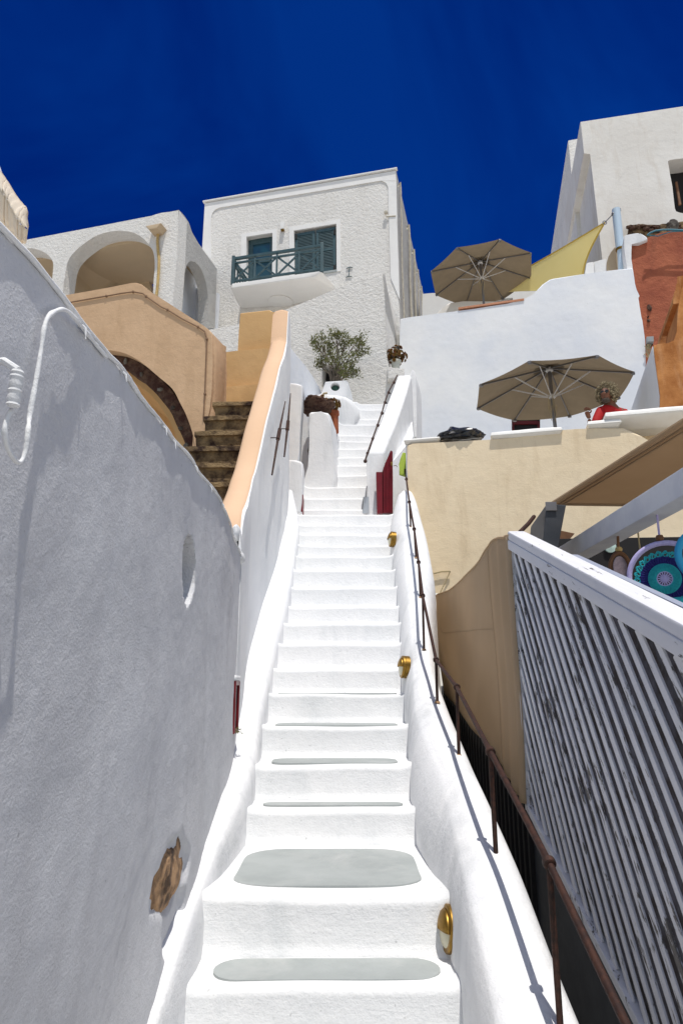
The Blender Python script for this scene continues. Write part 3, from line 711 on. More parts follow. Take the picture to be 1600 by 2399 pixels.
# red plank gate
gt=thing('red_gate','arched dark red plank gate standing open on the right of the landing','gate',onY(S(10,1060,1578),10.15))
P=[onY(p,10.12) for p in L(10,(1020,1132),(1085,1132),(1090,1578),(1030,1578))]
put('gate_post',prism(P,Vector((0,.10,0)),.006),M['red'],gt)
lf=[(1085,1132),(1100,1085),(1120,1030),(1145,975),(1172,905),(1185,900),(1196,915),(1200,1200),(1200,1578),(1090,1578)]
P=[onY(p,10.20) for p in L(10,*lf)]
put('leaf_panel',prism(P,Vector((0,.05,0)),.004),M['reddk'],gt)
bm=bmesh.new()
xs=[1095,1112,1128,1143,1158,1172,1186,1199]
for a,b in zip(xs,xs[1:]):
    ya=lerp((a+b)/2,[(1085,1132),(1100,1085),(1120,1030),(1145,975),(1172,905),(1199,905)])+8
    P=[onY(p,10.175) for p in L(10,(a+1.2,ya),(b-1.2,ya-6),(b-1.2,1572),(a+1.2,1572))]; add_prism(bm,P,Vector((0,.02,0)),.003,1)
put('planks',bm,M['red'],gt)
bm=bmesh.new(); q=onY(S(10,1187,1047),10.13); add_box(bm,q,.03,.03,.06,None,.005); add_tube(bm,[q+Vector((.03,0,-.03)),q+Vector((.07,-.02,-.03)),q+Vector((.085,0,-.05))],.005,6); put('latch',bm,M['brass'],gt)
# grey metal frame by the step (threshold plate)
t=thing('metal_threshold','pale grey metal angle leaning on the step beside the gate pillar','metal plate',onY(S(10,900,1578),10.3))
P=[onY(p,10.28) for p in L(10,(884,1400),(940,1400),(944,1578),(872,1578),(872,1530))]
put('plate',prism(P,Vector((0,.03,0)),.003),simple('grey_plate',(.42,.45,.48),.5,.2),t)
P=[onY(p,10.25) for p in L(10,(916,1283),(925,1283),(912,1398),(903,1398))]; put('upright',prism(P,Vector((0,.03,0)),.002),M['alud'],t)
P=[onY(p,10.25) for p in L(10,(879,1404),(889,1404),(875,1528),(864,1528))]; put('bar',prism(P,Vector((0,.03,0)),.002),M['alud'],t)
# lime painted sliver
P=[onY(p,10.25) for p in L(10,(1262,1165),(1264,1050),(1275,985),(1300,920),(1330,925),(1330,1165))]
put('lime_panel',prism(P,Vector((0.1,.1,0)),.02),M['lime'],None,P[0],40,'lime green painted panel glimpsed between white wall and cream terrace','panel')
# ================= main white house with balcony =================
A=onY(S(2,110,268),18.0); tB=tz(S(2,1365,52)[1]); B=onY(S(2,1365,52),A.z/tB)
HP=vplane(A,B); hn,hd=HP[1],HP[2]
house=thing('white_house','tall rough white house with blue grey shutters and a small balcony','house',Vector((A.x,A.y,5)))
HL,HR,HZ=A.copy(),B.copy(),A.z
def hq(x,y,k=0): return onP(S(2,x,y),shift(HP,k))
lowz=6.0
bm=prism([Vector((HL.x,HL.y,HZ)),Vector((HR.x,HR.y,HZ)),Vector((HR.x,HR.y,lowz)),Vector((HL.x,HL.y,lowz))],hn*8.5,.03,2)
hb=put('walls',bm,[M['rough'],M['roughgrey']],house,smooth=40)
def hole(quad,depth,front=-.3,plane=HP):
    P=[onP(S(2,*q),plane) for q in quad]; n=plane[1]
    return prism([p+n*front for p in P],n*(depth-front),0)
D1=[(385,488),(556,462),(553,772),(382,800)]; D2=[(696,448),(974,402),(976,706),(700,745)]
cut(hb,hole(D1,.28),hole(D2,.16))
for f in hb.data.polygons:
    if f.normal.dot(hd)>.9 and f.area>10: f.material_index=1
# side face takes the darker grey render; smooth trim bands 2.5 cm proud
tr=bmesh.new()
def strip(pts,k=-.025,th=.06,pl=HP,bmx=tr,bev=.006):
    P=[onP(S(2,*q),shift(pl,k)) for q in pts]; add_prism(bmx,P,pl[1]*th,bev,1)
strip([(112,270),(1363,54),(1366,122),(1262,120),(210,296),(180,310),(163,330),(156,352),(152,400),(150,500),(176,1080),(100,1080),(98,540),(106,400)])
strip([(1262,121),(1366,123),(1372,400),(1388,900),(1330,760),(1322,500),(1314,160),(1306,150),(1298,132),(1280,124)],-.025)
put('trim',tr,M['trim'],house,smooth=30)
bm=bmesh.new(); P0=Vector((HL.x,HL.y,HZ+.02))-hn*.01-hd*.03; P1=Vector((HR.x,HR.y,HZ+.02))-hn*.01+hd*.04
add_bar(bm,P0,P1,.12,.045,bev=.01); put('coping',bm,M['trim'],house)
# window surrounds
def surround(outer,inner,nm):
    pl=shift(HP,-.02); O=[onP(S(2,*q),pl) for q in outer]; I=[onP(S(2,*q),pl) for q in inner]
    bm=bmesh.new(); f=hn*.05
    for i in range(4):
        j=(i+1)%4
        if nm=='d1' and i==2: continue
        a=O[i];b=O[j];c=I[j];d=I[i]
        for P in ([a,b,c,d],): add_prism(bm,P,f,0)
    return bm
w1=put('doorway',surround([(350,470),(585,436),(580,790),(345,810)],D1,'d1'),M['trim'],house)
bm=bmesh.new(); pl=shift(HP,.20)
q=[onP(S(2,*p),pl) for p in ((400,505),(557,478),(553,775),(398,795))]; add_prism(bm,q,hn*.05,0); put('door_leaf',bm,M['tealdk'],w1)
bm=bmesh.new(); pl=shift(HP,.17)
for quad in (((405,512),(555,485),(555,520),(405,548)),((405,540),(428,538),(428,792),(405,794)),((540,515),(556,512),(553,772),(540,772)),((425,640),(545,625),(545,650),(425,662))):
    add_prism(bm,[onP(S(2,*p),pl) for p in quad],hn*.03,.004,1)
put('door_frame',bm,M['teal'],w1)
bm=bmesh.new(); pl=shift(HP,.19)
add_prism(bm,[onP(S(2,*p),pl) for p in ((428,560),(540,540),(540,626),(428,640))],hn*.01,0); put('pane',bm,M['bluedoor'],w1)
w2=put('window',surround([(665,425),(1000,372),(1003,712),(668,765)],D2,'d2'),M['trim'],house)
def louvre(quad,name):
    Q=[onP(S(2,*p),shift(HP,.03)) for p in quad]; bm=bmesh.new()
    def uv(u,v,k=0): 
        return (Q[0].lerp(Q[1],u)).lerp(Q[3].lerp(Q[2],u),v)+hn*k
    fr=[(0,1,0,.07),(0,1,.93,1),(0,.14,.07,.93),(.86,1,.07,.93),(.14,.86,.47,.53)]
    for a,b,c,d in fr: add_prism(bm,[uv(a,c),uv(b,c),uv(b,d),uv(a,d)],hn*.045,.005,1)
    for k in range(24):
        v0=.075+.0357*k
        if .45<v0<.53: continue
        add_prism(bm,[uv(.13,v0,.018),uv(.87,v0,.018),uv(.87,v0+.030,.002),uv(.13,v0+.030,.002)],hn*.008+Vector((0,0,.004)),0)
    add_prism(bm,[uv(.1,.05,.035),uv(.9,.05,.035),uv(.9,.95,.035),uv(.1,.95,.035)],hn*.004,0)
    return put(name,bm,M['teal'],w2,smooth=30)
s1=louvre([(702,470),(834,446),(836,720),(704,738)],'shutter'); s2=louvre([(840,445),(968,422),(972,704),(841,722)],'shutter')
bm=bmesh.new()
for x,y in ((712,490),(962,460),(962,690),(710,716)):
    c=hq(x,y,.015); bm=bmesh.new(); add_box(bm,c,.05,.04,.16,None,.01); put('hinge',bm,M['dark'],w2)
bm=bmesh.new(); add_prism(bm,[hq(*p,-.03) for p in ((888,716),(978,702),(978,716),(888,730))],hn*.18,.01); put('sill',bm,M['greypaint'],w2)
# balcony
def bp(x,y,k): return hq(x,y,-k)
hull=[bp(290,795,1.15),bp(860,710,1.15),bp(886,722,1.1),bp(283,828,1.15),bp(830,760,1.10),bp(760,757,1.15),bp(1003,782,0),bp(1003,800,0),bp(960,838,0),bp(352,962,0),bp(345,800,0),bp(700,935,0)]
zt=bp(290,795,1.15).z
hull=[Vector((p.x,p.y,min(p.z,zt))) for p in hull]; pbk=[hull[0]+hn*1.2,hull[6]]
for q in (hull[0]+hn*1.2,Vector((hull[6].x,hull[6].y,zt))): hull.append(Vector((q.x,q.y,zt)))
bal=put('balcony',bevel_all(add_hull(bmesh.new(),hull),.03,2,25),M['trim'],house,smooth=40)
# rounded white disc under the balcony
# railing
PR=shift(HP,-1.08)
def rq(x,y): return onP(S(2,x,y),PR)
a0=rq(302,628); a1=rq(880,545); z_t=(a0.z+a1.z)/2
b0=rq(302,792)
rl=bmesh.new()
L0=Vector((a0.x,a0.y,0)); L1=Vector((a1.x,a1.y,0)); zf=zt+.02; H=z_t-zf
def rp(s,h): q=L0.lerp(L1,s); return Vector((q.x,q.y,zf+h*H))
for h,w_ in ((.97,.075),(.80,.05),(.10,.055)): add_bar(rl,rp(0,h),rp(1,h),w_,w_,bev=.006)
put('rail',rl,M['teal'],bal)
for s in (0,1):
    bm=bmesh.new(); add_bar(bm,rp(s,-.03),rp(s,1.08),.09,.09,bev=.01); put('post',bm,M['teal'],bal)
bm=bmesh.new()
ks=[0,.25,.5,.75,1.0]
for s in ks[1:-1]: add_bar(bm,rp(s,.1),rp(s,.9 if s!=.5 else .97),.05,.05,bev=.004)
for i in range(4):
    add_bar(bm,rp(ks[i]+.01,.12),rp(ks[i+1]-.01,.78),.035,.045); add_bar(bm,rp(ks[i]+.01,.78)+hn*.012,rp(ks[i+1]-.01,.12)+hn*.012,.035,.045)
put('cross_brace',bm,M['teal'],bal)
for s in (0,):
    bm=bmesh.new()
    for h in (.97,.80,.10): add_bar(bm,rp(s,h),rp(s,h)+hn*1.05,.05,.05)
    for k in range(5): add_bar(bm,rp(s,.1)+hn*(.12+.2*k),rp(s,.8)+hn*(.12+.2*k),.035,.035)
    put('return_rail',bm,M['teal'],bal)
c=(bp(610,925,.45)); un=(bp(283,828,1.15)-bp(352,962,0)).cross(hd).normalized()
if un.z>0: un=-un
# disc lies on the sloping soffit
sp=(bp(283,828,1.15),un)
ro=wloc(bal); rd_=ray(S(2,608,915)).normalized(); hit=bal.ray_cast(Vector((0,0,0))-ro,rd_); c=hit[1]+ro if hit[0] else onP(S(2,608,922),sp); un=hit[2] if hit[0] else un; bm=bmesh.new(); add_lathe(bm,c+un*-.02,[(.34,0),(.36,.03),(.34,.045),(.001,.05)],un,32); put('soffit_disc',bm,M['trim'],bal)
# lamp box, tie iron, bracket, conduits
lb=thing('wall_lamp','small white box lamp on the house between door and shutters','wall lamp',hq(618,440))
bm=bmesh.new(); add_prism(bm,[hq(*p,-.12) for p in ((608,392),(632,388),(630,432),(606,436))],hn*.13,.01); put('housing',bm,M['trim'],lb)
bm=bmesh.new(); add_prism(bm,[hq(*p,-.10) for p in ((608,437),(630,433),(629,442),(610,446))],hn*.08,.01); put('lens',bm,M['brass'],lb)
bm=bmesh.new(); a=hq(1060,690,-.02); b=hq(1056,748,-.02); add_tube(bm,[a,b],.010,6)
for c in (a,b): add_tube(bm,[c-hd*.09-Vector((0,0,.02)),c,c+hd*.09-Vector((0,0,.02))],.013,6)
put('tie_iron',bm,M['teal'],house)
bm=bmesh.new(); c=hq(1300,335,-.05); add_lathe(bm,c,[(.0,0),(.05,0),(.06,.03),(.05,.07),(0,.08)],hn*-1,14,.02); add_tube(bm,[c+Vector((0,0,-.12)),hq(1318,356,-.03),hq(1364,352,-.03)],.018,8)
put('cable_box',bm,M['conduit'],house)
sd=hn
for i,(k,z0) in enumerate(((.35,0),(2.1,.5),(3.3,.7),(4.4,.8),(5.4,.9))):
    bm=bmesh.new(); o=Vector((HR.x,HR.y,0))+hd*.05+sd*k
    pts=[o+Vector((0,0,HZ-.3-z0*.3))-hd*.06, o+Vector((0,0,HZ-.15-z0*.3))+hd*.02, o+Vector((0,0,HZ-.5-z0*.3))+hd*.03]+[o+hd*(.02+.012*math.sin(j*1.7+i))+Vector((0,0,HZ-.7-j*.8)) for j in range(9)]
    add_tube(bm,pts,.035 if i in(1,2) else .022,8); put('conduit',bm,M['conduit'],house)
# side ledge lamp
# --- lower rough volume
FP=shift(HP,-2.0)
low=thing('rough_annex','rough white annex wall below the house with one small window','annex',onP(S(2,660,1500),FP))
P=[onP(S(2,*q),FP) for q in ((120,1100),(330,1068),(500,1010),(655,962),(780,912),(970,832),(1110,772),(1240,727),(1275,724),(1290,900),(1300,1200),(1312,1352),(1400,1352),(1400,1800),(120,1800))]
ax=put('walls',prism(P,hn*1.9,.03,2,.015,.3,3),M['rough'],low,smooth=45)
# grey side wing behind the corner
P=[onP(S(2,*q),shift(FP,.0)) for q in ((1275,724),(1312,1352))]
bm=bmesh.new(); c0=P[0]; z1=c0.z; z0=P[1].z-.2
pr=[Vector((c0.x,c0.y,z1)),Vector((c0.x,c0.y,z0)),]
add_hull(bm,[Vector((c0.x,c0.y,z1-.02))+hn*.02-hd*.3,Vector((c0.x,c0.y,z1-.02))+hn*.03+hd*.05,Vector((c0.x,c0.y,z0))+hn*.02-hd*.3,Vector((c0.x,c0.y,z0))+hn*.03+hd*.05,Vector((c0.x,c0.y,z1-.9))+hn*1.95-hd*.3,Vector((c0.x,c0.y,z1-.9))+hn*1.95+hd*.05,Vector((c0.x,c0.y,z0))+hn*1.95-hd*.3,Vector((c0.x,c0.y,z0))+hn*1.95+hd*.05])
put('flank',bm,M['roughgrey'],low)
W=[(905,1325),(985,1325),(992,1432),(900,1470)]
cut(ax,prism([onP(S(2,*q),FP)-hn*.3 for q in ((880,1328),(1000,1322),(1010,1470),(876,1478))],hn*.85,0))
wn=thing('recessed_window','small recessed window behind the tree with dark blue frame','window',onP(S(2,940,1470),shift(FP,.45)))
P=[onP(S(2,*q),shift(FP,.42)) for q in ((860,1310),(1030,1310),(1030,1500),(860,1500))]; put('reveal',prism(P,hn*.05,0),M['soffit'],wn)
P=[onP(S(2,*q),shift(FP,.38)) for q in ((905,1372),(1000,1368),(1000,1480),(905,1480))]; put('pane',prism(P,hn*.03,0),M['dark'],wn)
P=[onP(S(2,*q),shift(FP,.36)) for q in ((900,1362),(1000,1358),(1000,1372),(900,1376))]; put('frame',prism(P,hn*.03,.004),M['tealdk'],wn)
# potted succulent in the corner
tp=onP(S(2,1362,1320),shift(FP,-.0)); rng=random.Random(5)
tp=onY(S(2,1362,1305),tp.y+.2); succulent('pale_pot_plant','round pale pot of dark red succulent in the corner beside the annex',tp,.27,rng,M['pot'],.26,.13)
P=[onY(S(2,*q),tp.y-.35) for q in ((1310,1350),(1420,1352),(1420,1420),(1310,1420))]
put('corner_ledge',prism(P,Vector((0,1.2,0)),.03),M['rough'],low)

# small tree in the planter
tb=onY(S(4,985,520),13.95)
tr_=thing('potted_tree','small olive like tree with thin grey leaves growing from the tapered planter','tree',tb)
rng=random.Random(21); tips=[]
bm=bmesh.new()
crown=[((878,270),.3),((930,300),.3),((1000,225),.32),((1060,260),.3),((1130,265),.3),((1165,330),.28),((1080,380),.35),((1100,450),.3),((975,390),.26),((1010,330),.4),((900,330),.3),((1050,480),.28),((870,430),.16),((890,400),.12),((1175,270),.12),((840,270),.10),((1000,210),.1),((1110,490),.20),((1010,470),.14)]
cen=[]
for (p,r) in crown:
    p=(1005+(p[0]-1005)*.88,368+(p[1]-368)*.88); r*=.66; q=onY(S(4,*p),13.95+rng.uniform(-.3,.3)); cen.append((q,r))
    a=tb+Vector((rng.uniform(-.08,.12),0,-.15)); m=a.lerp(q,.45)+Vector((rng.uniform(-.08,.08),0,.08))
    add_tube(bm,[a,a.lerp(m,.5),m,q],[.022,.018,.012,.005],6)
    for _ in range(5):
        e=q+Vector((rng.uniform(-1,1),rng.uniform(-1,1),rng.uniform(-.6,1)))*r; add_tube(bm,[m.lerp(q,.6),m.lerp(e,.7),e],[.007,.005,.003],4); tips.append(e)
put('trunk',bm,M['bark'],tr_,smooth=40)
bm=bmesh.new()
for e in tips: leafy(bm,e,20,(.10,.10,.09),.075,.013,rng,up=.5)
for q,r in cen: leafy(bm,q,int(150*(r/.3)**1.5),(r*.8,r*.8,r*.7),.075,.014,rng,up=.5)
put('crown',bm,M['leaf'],tr_,smooth=0)

# ================= arched white building (left back) =================
KP=corner_plane(S(1,1175,315),15.2,15.5); kn,kd=KP[1],KP[2]
def kq(x,y,k=0): return onP(S(1,x,y),shift(KP,k))
arch=thing('arched_building','rough white building with shaded arches behind the peach house','building',kq(1130,1000))
zt_=kq(1175,315).z
def arc(pts,n=6):
    out=[]; P=[Vector((*p,0)) for p in pts]
    for a,b,c,d in zip([P[0]]+P[:-2],P[:-1],P[1:],P[2:]+[P[-1]]):
        for k in range(n):
            t=k/n; q=.5*((2*b)+(c-a)*t+(2*a-5*b+4*c-d)*t*t+(3*b-a-3*c+d)*t**3); out.append((q.x,q.y))
    out.append(tuple(pts[-1])); return out
big=arc([(415,1000),(415,860),(430,740),(445,660),(480,600),(540,545),(620,490),(700,460),(790,450),(870,460),(935,495),(985,550),(1010,600),(1017,680),(1010,780),(1000,1000)])
sml=arc([(340,1000),(345,780),(353,680),(340,635),(300,595),(240,570),(165,566),(60,590),(0,660),(-20,1000)])
out=[(-400,620),(160,512),(560,436),(1000,355),(1018,342),(1060,332),(1175,313),(1155,700),(1128,1010)]
P=[kq(*q) for q in out+big[::-1]+sml]+[kq(-400,1000)]
bm=prism(P,kn*.45,.02,2); put('facade',bm,M['rough'],arch,smooth=40)
# porch interior: back wall, vault, side, as real shell
bm=bmesh.new()
P=[kq(*q,2.2) for q in ((-420,500),(1010,300),(1060,1100),(-420,1100))]; P[0].z=P[1].z=zt_-.2; add_prism(bm,P,kn*.2,0); put('porch_back',bm,M['soffit'],arch)
bm=bmesh.new(); zc=min(kq(790,450).z+.12,zt_-.34)
A_=kq(-400,600,.45); B_=kq(1150,600,.45)
A2=Vector((A_.x,A_.y,zc)); B2=Vector((B_.x,B_.y,zc))
add_prism(bm,[A2,B2,B2+Vector((0,0,.2)),A2+Vector((0,0,.2))],kn*1.9,0); put('porch_ceiling',bm,M['soffit'],arch)
# vault behind big arch: barrel
bm=bmesh.new(); secs=[]
bi=[q for q in big if q[1]<900]
for k in range(8):
    s=k/7; row=[]
    for q in bi:
        p=kq(*q,.44); cc=kq(740,800,.44); f=1+.03*math.sin(s*PI/2)
        p=cc+(p-cc)*f+kn*(1.6*s)-Vector((0,0,.35*s*s)); row.append(p)
    secs.append(row)
add_loft(bm,secs,False,False)
ob=put('vault',bm,M['soffit'],arch,smooth=60); sm_=ob.modifiers.new('t','SOLIDIFY'); sm_.thickness=.05; sm_.offset=1
bm=bmesh.new(); P=[kq(*q,.45) for q in ((345,640),(440,640),(420,1050),(330,1050))]; add_prism(bm,P,kn*1.7,0); put('porch_pier',bm,M['soffit'],arch)
Zz=lambda z:Vector((0,0,z))
cz=kq(1175,313); cz0=Vector((cz.x,cz.y,0))
def side(x,y): # pixel on side plane
    return onP(S(1,x,y),SP)
SP=(cz0.copy(),kd.copy(),kn)
so_=[(1175,313),(1210,350),(1240,395),(1262,460),(1320,560),(1380,640),(1425,700),(1418,900),(1410,1090),(1360,1090)]
sa=arc([(1362,1090),(1366,960),(1364,860),(1350,780),(1320,700),(1285,660),(1248,650),(1225,680),(1212,750),(1205,850),(1196,1000),(1190,1090)])
P=[side(*q) for q in so_+sa+[(1128,1090)]]
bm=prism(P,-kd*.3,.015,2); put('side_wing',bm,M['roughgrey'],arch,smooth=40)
bm=bmesh.new(); zl_=side(1300,1300).z; P=[cz0-kd*.75+kn*.5+Vector((0,0,zt_-.2)),cz0-kd*.75+kn*2.6+Vector((0,0,zt_-.2)),cz0-kd*.75+kn*2.6+Vector((0,0,zl_)),cz0-kd*.75+kn*.5+Vector((0,0,zl_))]; add_prism(bm,P,-kd*.1,0); add_prism(bm,[cz0+kn*2.5-kd*1.0+Zz(zt_-.5),cz0+kn*2.5-kd*.02+Zz(zt_-.9),cz0+kn*2.5-kd*.02+Zz(zl_),cz0+kn*2.5-kd*1.0+Zz(zl_)],kn*.1,0); put('side_back',bm,M['terr'],arch)
# roof slab
bm=bmesh.new(); a=Vector((kq(-400,620).x,kq(-400,620).y,zt_-.06)); b=Vector((cz.x,cz.y,zt_-.06)); add_prism(bm,[a+kn*.05,b+kn*.05-kd*.1,b+kn*.05-kd*.1-Vector((0,0,.06)),a+kn*.05-Vector((0,0,.06))],kn*2.3,0)
put('roof',bm,M['rough'],arch)
# drain spout and ochre downpipe
dp_=thing('downpipe','ochre downpipe with open drain spout on the arched building','downpipe',kq(1028,880,-.05))
bm=bmesh.new(); pts=[kq(1040,462,-.06),kq(1034,520,-.05),kq(1038,580,-.05),kq(1045,640,-.05),kq(1042,720,-.05),kq(1036,800,-.05),kq(1026,890,-.05)]
add_tube(bm,pts,.035,8); put('pipe',bm,M['ochrepipe'],dp_)
bm=bmesh.new(); c=kq(1046,462,0); add_prism(bm,[c-kd*.22-kn*.3+Vector((0,0,.03)),c+kd*.22-kn*.3+Vector((0,0,.03)),c+kd*.12-kn*.3-Vector((0,0,.10)),c-kd*.12-kn*.3-Vector((0,0,.10))],kn*.3,.02); put('spout',bm,M['soffit'],dp_)
# ================= peach house =================
LP=corner_plane(S(1,895,790),8.8,15.5); ln,ld=LP[1],LP[2]
def lq(n,x,y,k=0): return onP(S(n,x,y),shift(LP,k))
peach=thing('peach_house','peach plastered house with dark stone arch above the left wall','house',lq(1,1380,1600))
outl=[S(1,-200,985),S(1,300,897),S(1,700,826),S(1,870,792),S(1,895,790),S(1,930,800),S(1,1000,855),S(1,1200,985),S(1,1340,1075),S(1,1372,1100),S(1,1392,1130),S(1,1396,1300),S(1,1390,1500),S(1,1378,1620)]
ar=[(300,130),(430,155),(560,225),(700,340),(800,430),(860,540),(910,640),(950,750),(975,870)]
arS=[S(15,*q) for q in arc(ar,4)]
low_r=[S(15,1065,700),S(15,1035,760),S(15,985,800),S(15,985,950)]
P=[onP(p,LP) for p in outl+low_r+arS[::-1]+[S(15,300,130),S(15,120,160),S(15,-100,400),S(15,-200,900)]]
P=P[:-4]+[onP(p,LP) for p in (S(15,200,140),S(15,50,220),S(15,-60,420),S(15,-100,700),S(15,-600,700))]
put('facade',prism(P,ln*.45,.05,3,.008,.3,2),M['peach'],peach,smooth=45)
# rounded corner and flank
bm=bmesh.new()
cA=onP(S(1,1392,1130),LP); zt2=cA.z; cB=onP(S(1,1378,1900),LP)
secs=[]
for k in range(14):
    z=zt2+.03-(zt2-1.5)*k/13; r=.11; row=[]
    base=Vector((cA.x,cA.y,0))-ld*.06
    tz_=.0 if k else -.12
    for a in range(0,100,15):
        a=math.radians(a); row.append(Vector((base.x,base.y,z))+ld*(r*math.sin(a)*(1-.5*(k==0)))+ln*(r-r*math.cos(a)))
    row+=[Vector((base.x,base.y,z))+ld*r*(1-.5*(k==0))+ln*.36,Vector((base.x,base.y,z))+ld*r*.7+ln*.42,Vector((base.x,base.y,z))-ld*.15+ln*.42,Vector((base.x,base.y,z))-ld*.15+ln*.02]
    secs.append(row)
add_loft(bm,secs); put('corner',bm,M['peach'],peach,smooth=60)
bm=bmesh.new(); a=lq(1,-500,985); b=lq(1,1300,985); zz=lq(1,1000,880).z
add_prism(bm,[Vector((a.x,a.y,zz)),Vector((b.x,b.y,zz)),Vector((b.x,b.y,.5)),Vector((a.x,a.y,.5))],Vector((0,0,0))+ln*.0001,0) if False else None
bm.free(); bm=bmesh.new(); add_prism(bm,[Vector((a.x,a.y,zz-.3))+ln*1.9,Vector((b.x,b.y,zz-.6))+ln*1.9,Vector((b.x,b.y,.5))+ln*1.9,Vector((a.x,a.y,.5))+ln*1.9],ln*.15,0); put('inner_wall',bm,M['ochre'],peach)
# dark stone arch rim: stones
inn_=[(300,210),(400,240),(470,300),(560,360),(680,470),(780,590),(840,720),(890,830),(905,900)]
a1=arc([(300,165),(420,195),(550,262),(680,365),(775,460),(838,560),(885,660),(925,770),(945,880)],4); a2=arc(inn_,4)
bm=bmesh.new(); P=[lq(15,*q,.16) for q in [ (x+14,y-26) for x,y in a1]+[(x-2,y) for x,y in a2[::-1]]]; add_prism(bm,P,ln*.28,0,wob=.03,step=.05,seed=9)
put('stone_arch',bm,M['lava'],peach,smooth=20)
bm=bmesh.new(); rng=random.Random(8)
for i in range(1,len(a1)-1):
    p=lq(15,*a1[i],.17); q=lq(15,*a2[min(i,len(a2)-1)],.17)
    c=p.lerp(q,rng.uniform(.2,.8))
    if i%5==0: rock(bm,c,.04*rng.uniform(.6,1.3),.05,.035*rng.uniform(.6,1.3),i,2,.4)
put('arch_stones',bm,M['stonegrey'],peach,smooth=30)
# inner peach vault behind the rim
a3=arc([(300,240),(400,290),(540,400),(640,480),(720,580),(790,700),(830,800),(845,900)],4)
bm=bmesh.new(); P=[lq(15,*q,.55) for q in a2+a3[::-1]]; add_prism(bm,P,ln*.25,0); put('inner_arch',bm,M['ochre'],peach,smooth=50)
bm=bmesh.new(); secs=[]
for k in range(6):
    secs.append([lq(15,*q,.8)+ln*(.35*k)-Vector((.0,0,.02*k*k)) for q in a3])
add_loft(bm,secs,False,False); ob=put('vault',bm,M['ochre'],peach,smooth=60); mm=ob.modifiers.new('t','SOLIDIFY'); mm.thickness=.05; mm.offset=1
# cable along the roofline
cp=[lq(1,*q,-.015) for q in ((300,948),(460,920),(600,895),(700,878),(800,860),(875,850),(940,862),(960,880),(1060,950),(1100,968),(1200,1030),(1300,1080),(1345,1112),(1358,1160),(1352,1330),(1345,1520),(1335,1680))]
bm=bmesh.new(); add_tube(bm,cp,.010,6)
for q in cp[1::2]: add_box(bm,q,.03,.03,.03,None,.006)
put('cable',bm,simple('cable_painted',(.20,.12,.07),.8),peach,smooth=30)

# ================= rear ochre walls =================
MP=corner_plane(S(4,385,90),10.3,10); mn,md=MP[1],MP[2]
def mq(x,y,k=0): return onP(S(4,x,y),shift(MP,k))
oc=thing('ochre_terrace','stepped ochre plaster walls rising between the parapet and the peach house','wall',mq(430,660))
P=[mq(*q) for q in ((383,92),(390,88),(570,68),(584,75),(600,92),(640,100),(640,700),(375,700),(372,320))]; put('upper_block',prism(P,mn*.5,.03,2,.006),M['ochre'],oc,smooth=50)
P=[mq(*q,-.12) for q in ((252,345),(300,338),(370,330),(545,312),(640,308),(640,720),(240,720))]; put('middle_block',prism(P,mn*.5,.03,2,.008),M['ochre'],oc,smooth=50)
P=[mq(*q,-.26) for q in ((236,560),(380,550),(530,538),(600,538),(600,1100),(230,1100))]; put('lower_block',prism(P,mn*.5,.02,2,.008),M['ochre'],oc,smooth=50)
P=[mq(*q,.5) for q in ((552,100),(572,88),(612,80),(650,90),(650,700),(545,700))]
# ================= dark stone steps =================
ss=thing('stone_steps','dark lava stone steps between the near wall and peach coping','steps',onY(S(15,1050,1150),6.5))
rows=[(540,645,1122,1460,8.0),(645,760,1048,1420,7.75),(760,875,982,1390,7.5),(875,1005,900,1360,7.25),(1005,1150,900,1330,7.0),(1150,1320,900,1300,6.75),(1320,1500,1000,1290,6.5),(1500,1700,1100,1290,6.25)]
for i,(y0,y1,xa,xb,Y) in enumerate(rows):
    a=onY(S(15,xa,y0),Y); b=onY(S(15,xb,y0-6),Y); c=onY(S(15,xb,y1+20),Y); d=onY(S(15,xa,y1+20),Y)
    bm=prism([a,b,c,d],Vector((.0,1.3,0)),.012,2,.022,.09,i)
    e_=Vector((0,-.035,0)); add_prism(bm,[a+e_-Vector((.02,0,0)),b+e_,b+e_-Vector((0,0,.05)),a+e_-Vector((.02,0,.055))],Vector((0,.3,0)),.012,2,.02,.07,i+20)
    put('step',bm,M['stone'],ss,smooth=35)

# ================= near parasol corner at far left =================
pc=onY(S(1,178,310),3.2)
ps=thing('cream_parasol','cream canvas parasol corner with hanging valance at upper left edge','parasol',(pc.x-1.3,pc.y-1.2,-.2))
Hc=Vector((pc.x-1.25,pc.y-.6,pc.z+.75))
def dens(pts,n=8): return arc(pts,n)
l1=dens([(-420,-520),(-200,-240),(0,52),(60,140),(110,222),(160,285),(178,310),(185,432)]); l2=dens([(-420,-380),(-200,-120),(0,170),(40,225),(65,275),(110,360),(140,405),(183,434)]); l3=dens([(-420,0),(-200,240),(0,382),(50,430),(95,480),(135,525),(146,532),(176,500)])
K=len(l1); bm=bmesh.new(); rows=[]
for a,(q1,q2) in enumerate(zip(l1,l2)):
    A_=onY(S(1,*q1),3.30); B_=onY(S(1,*q2),3.10); rows.append([A_.lerp(B_,t)+Vector((0,-.018*math.sin(t*PI)+.006*math.sin(a*1.3+t*4),0)) for t in (0,.2,.4,.6,.8,1)])
add_loft(bm,rows,False,False); o=put('valance',bm,M['creamcanvas'],ps,smooth=60); m=o.modifiers.new('t','SOLIDIFY'); m.thickness=.004
bm=bmesh.new(); rows=[]
for a,(q2,q3) in enumerate(zip(l2,l3)):
    A_=onY(S(1,*q2),3.11); B_=onY(S(1,*q3),3.75); rows.append([A_.lerp(B_,t)-Vector((0,0,.05*math.sin(t*PI)))+Vector((0,0,.008*math.sin(a*.9))) for t in (0,.15,.3,.5,.7,.85,1)])
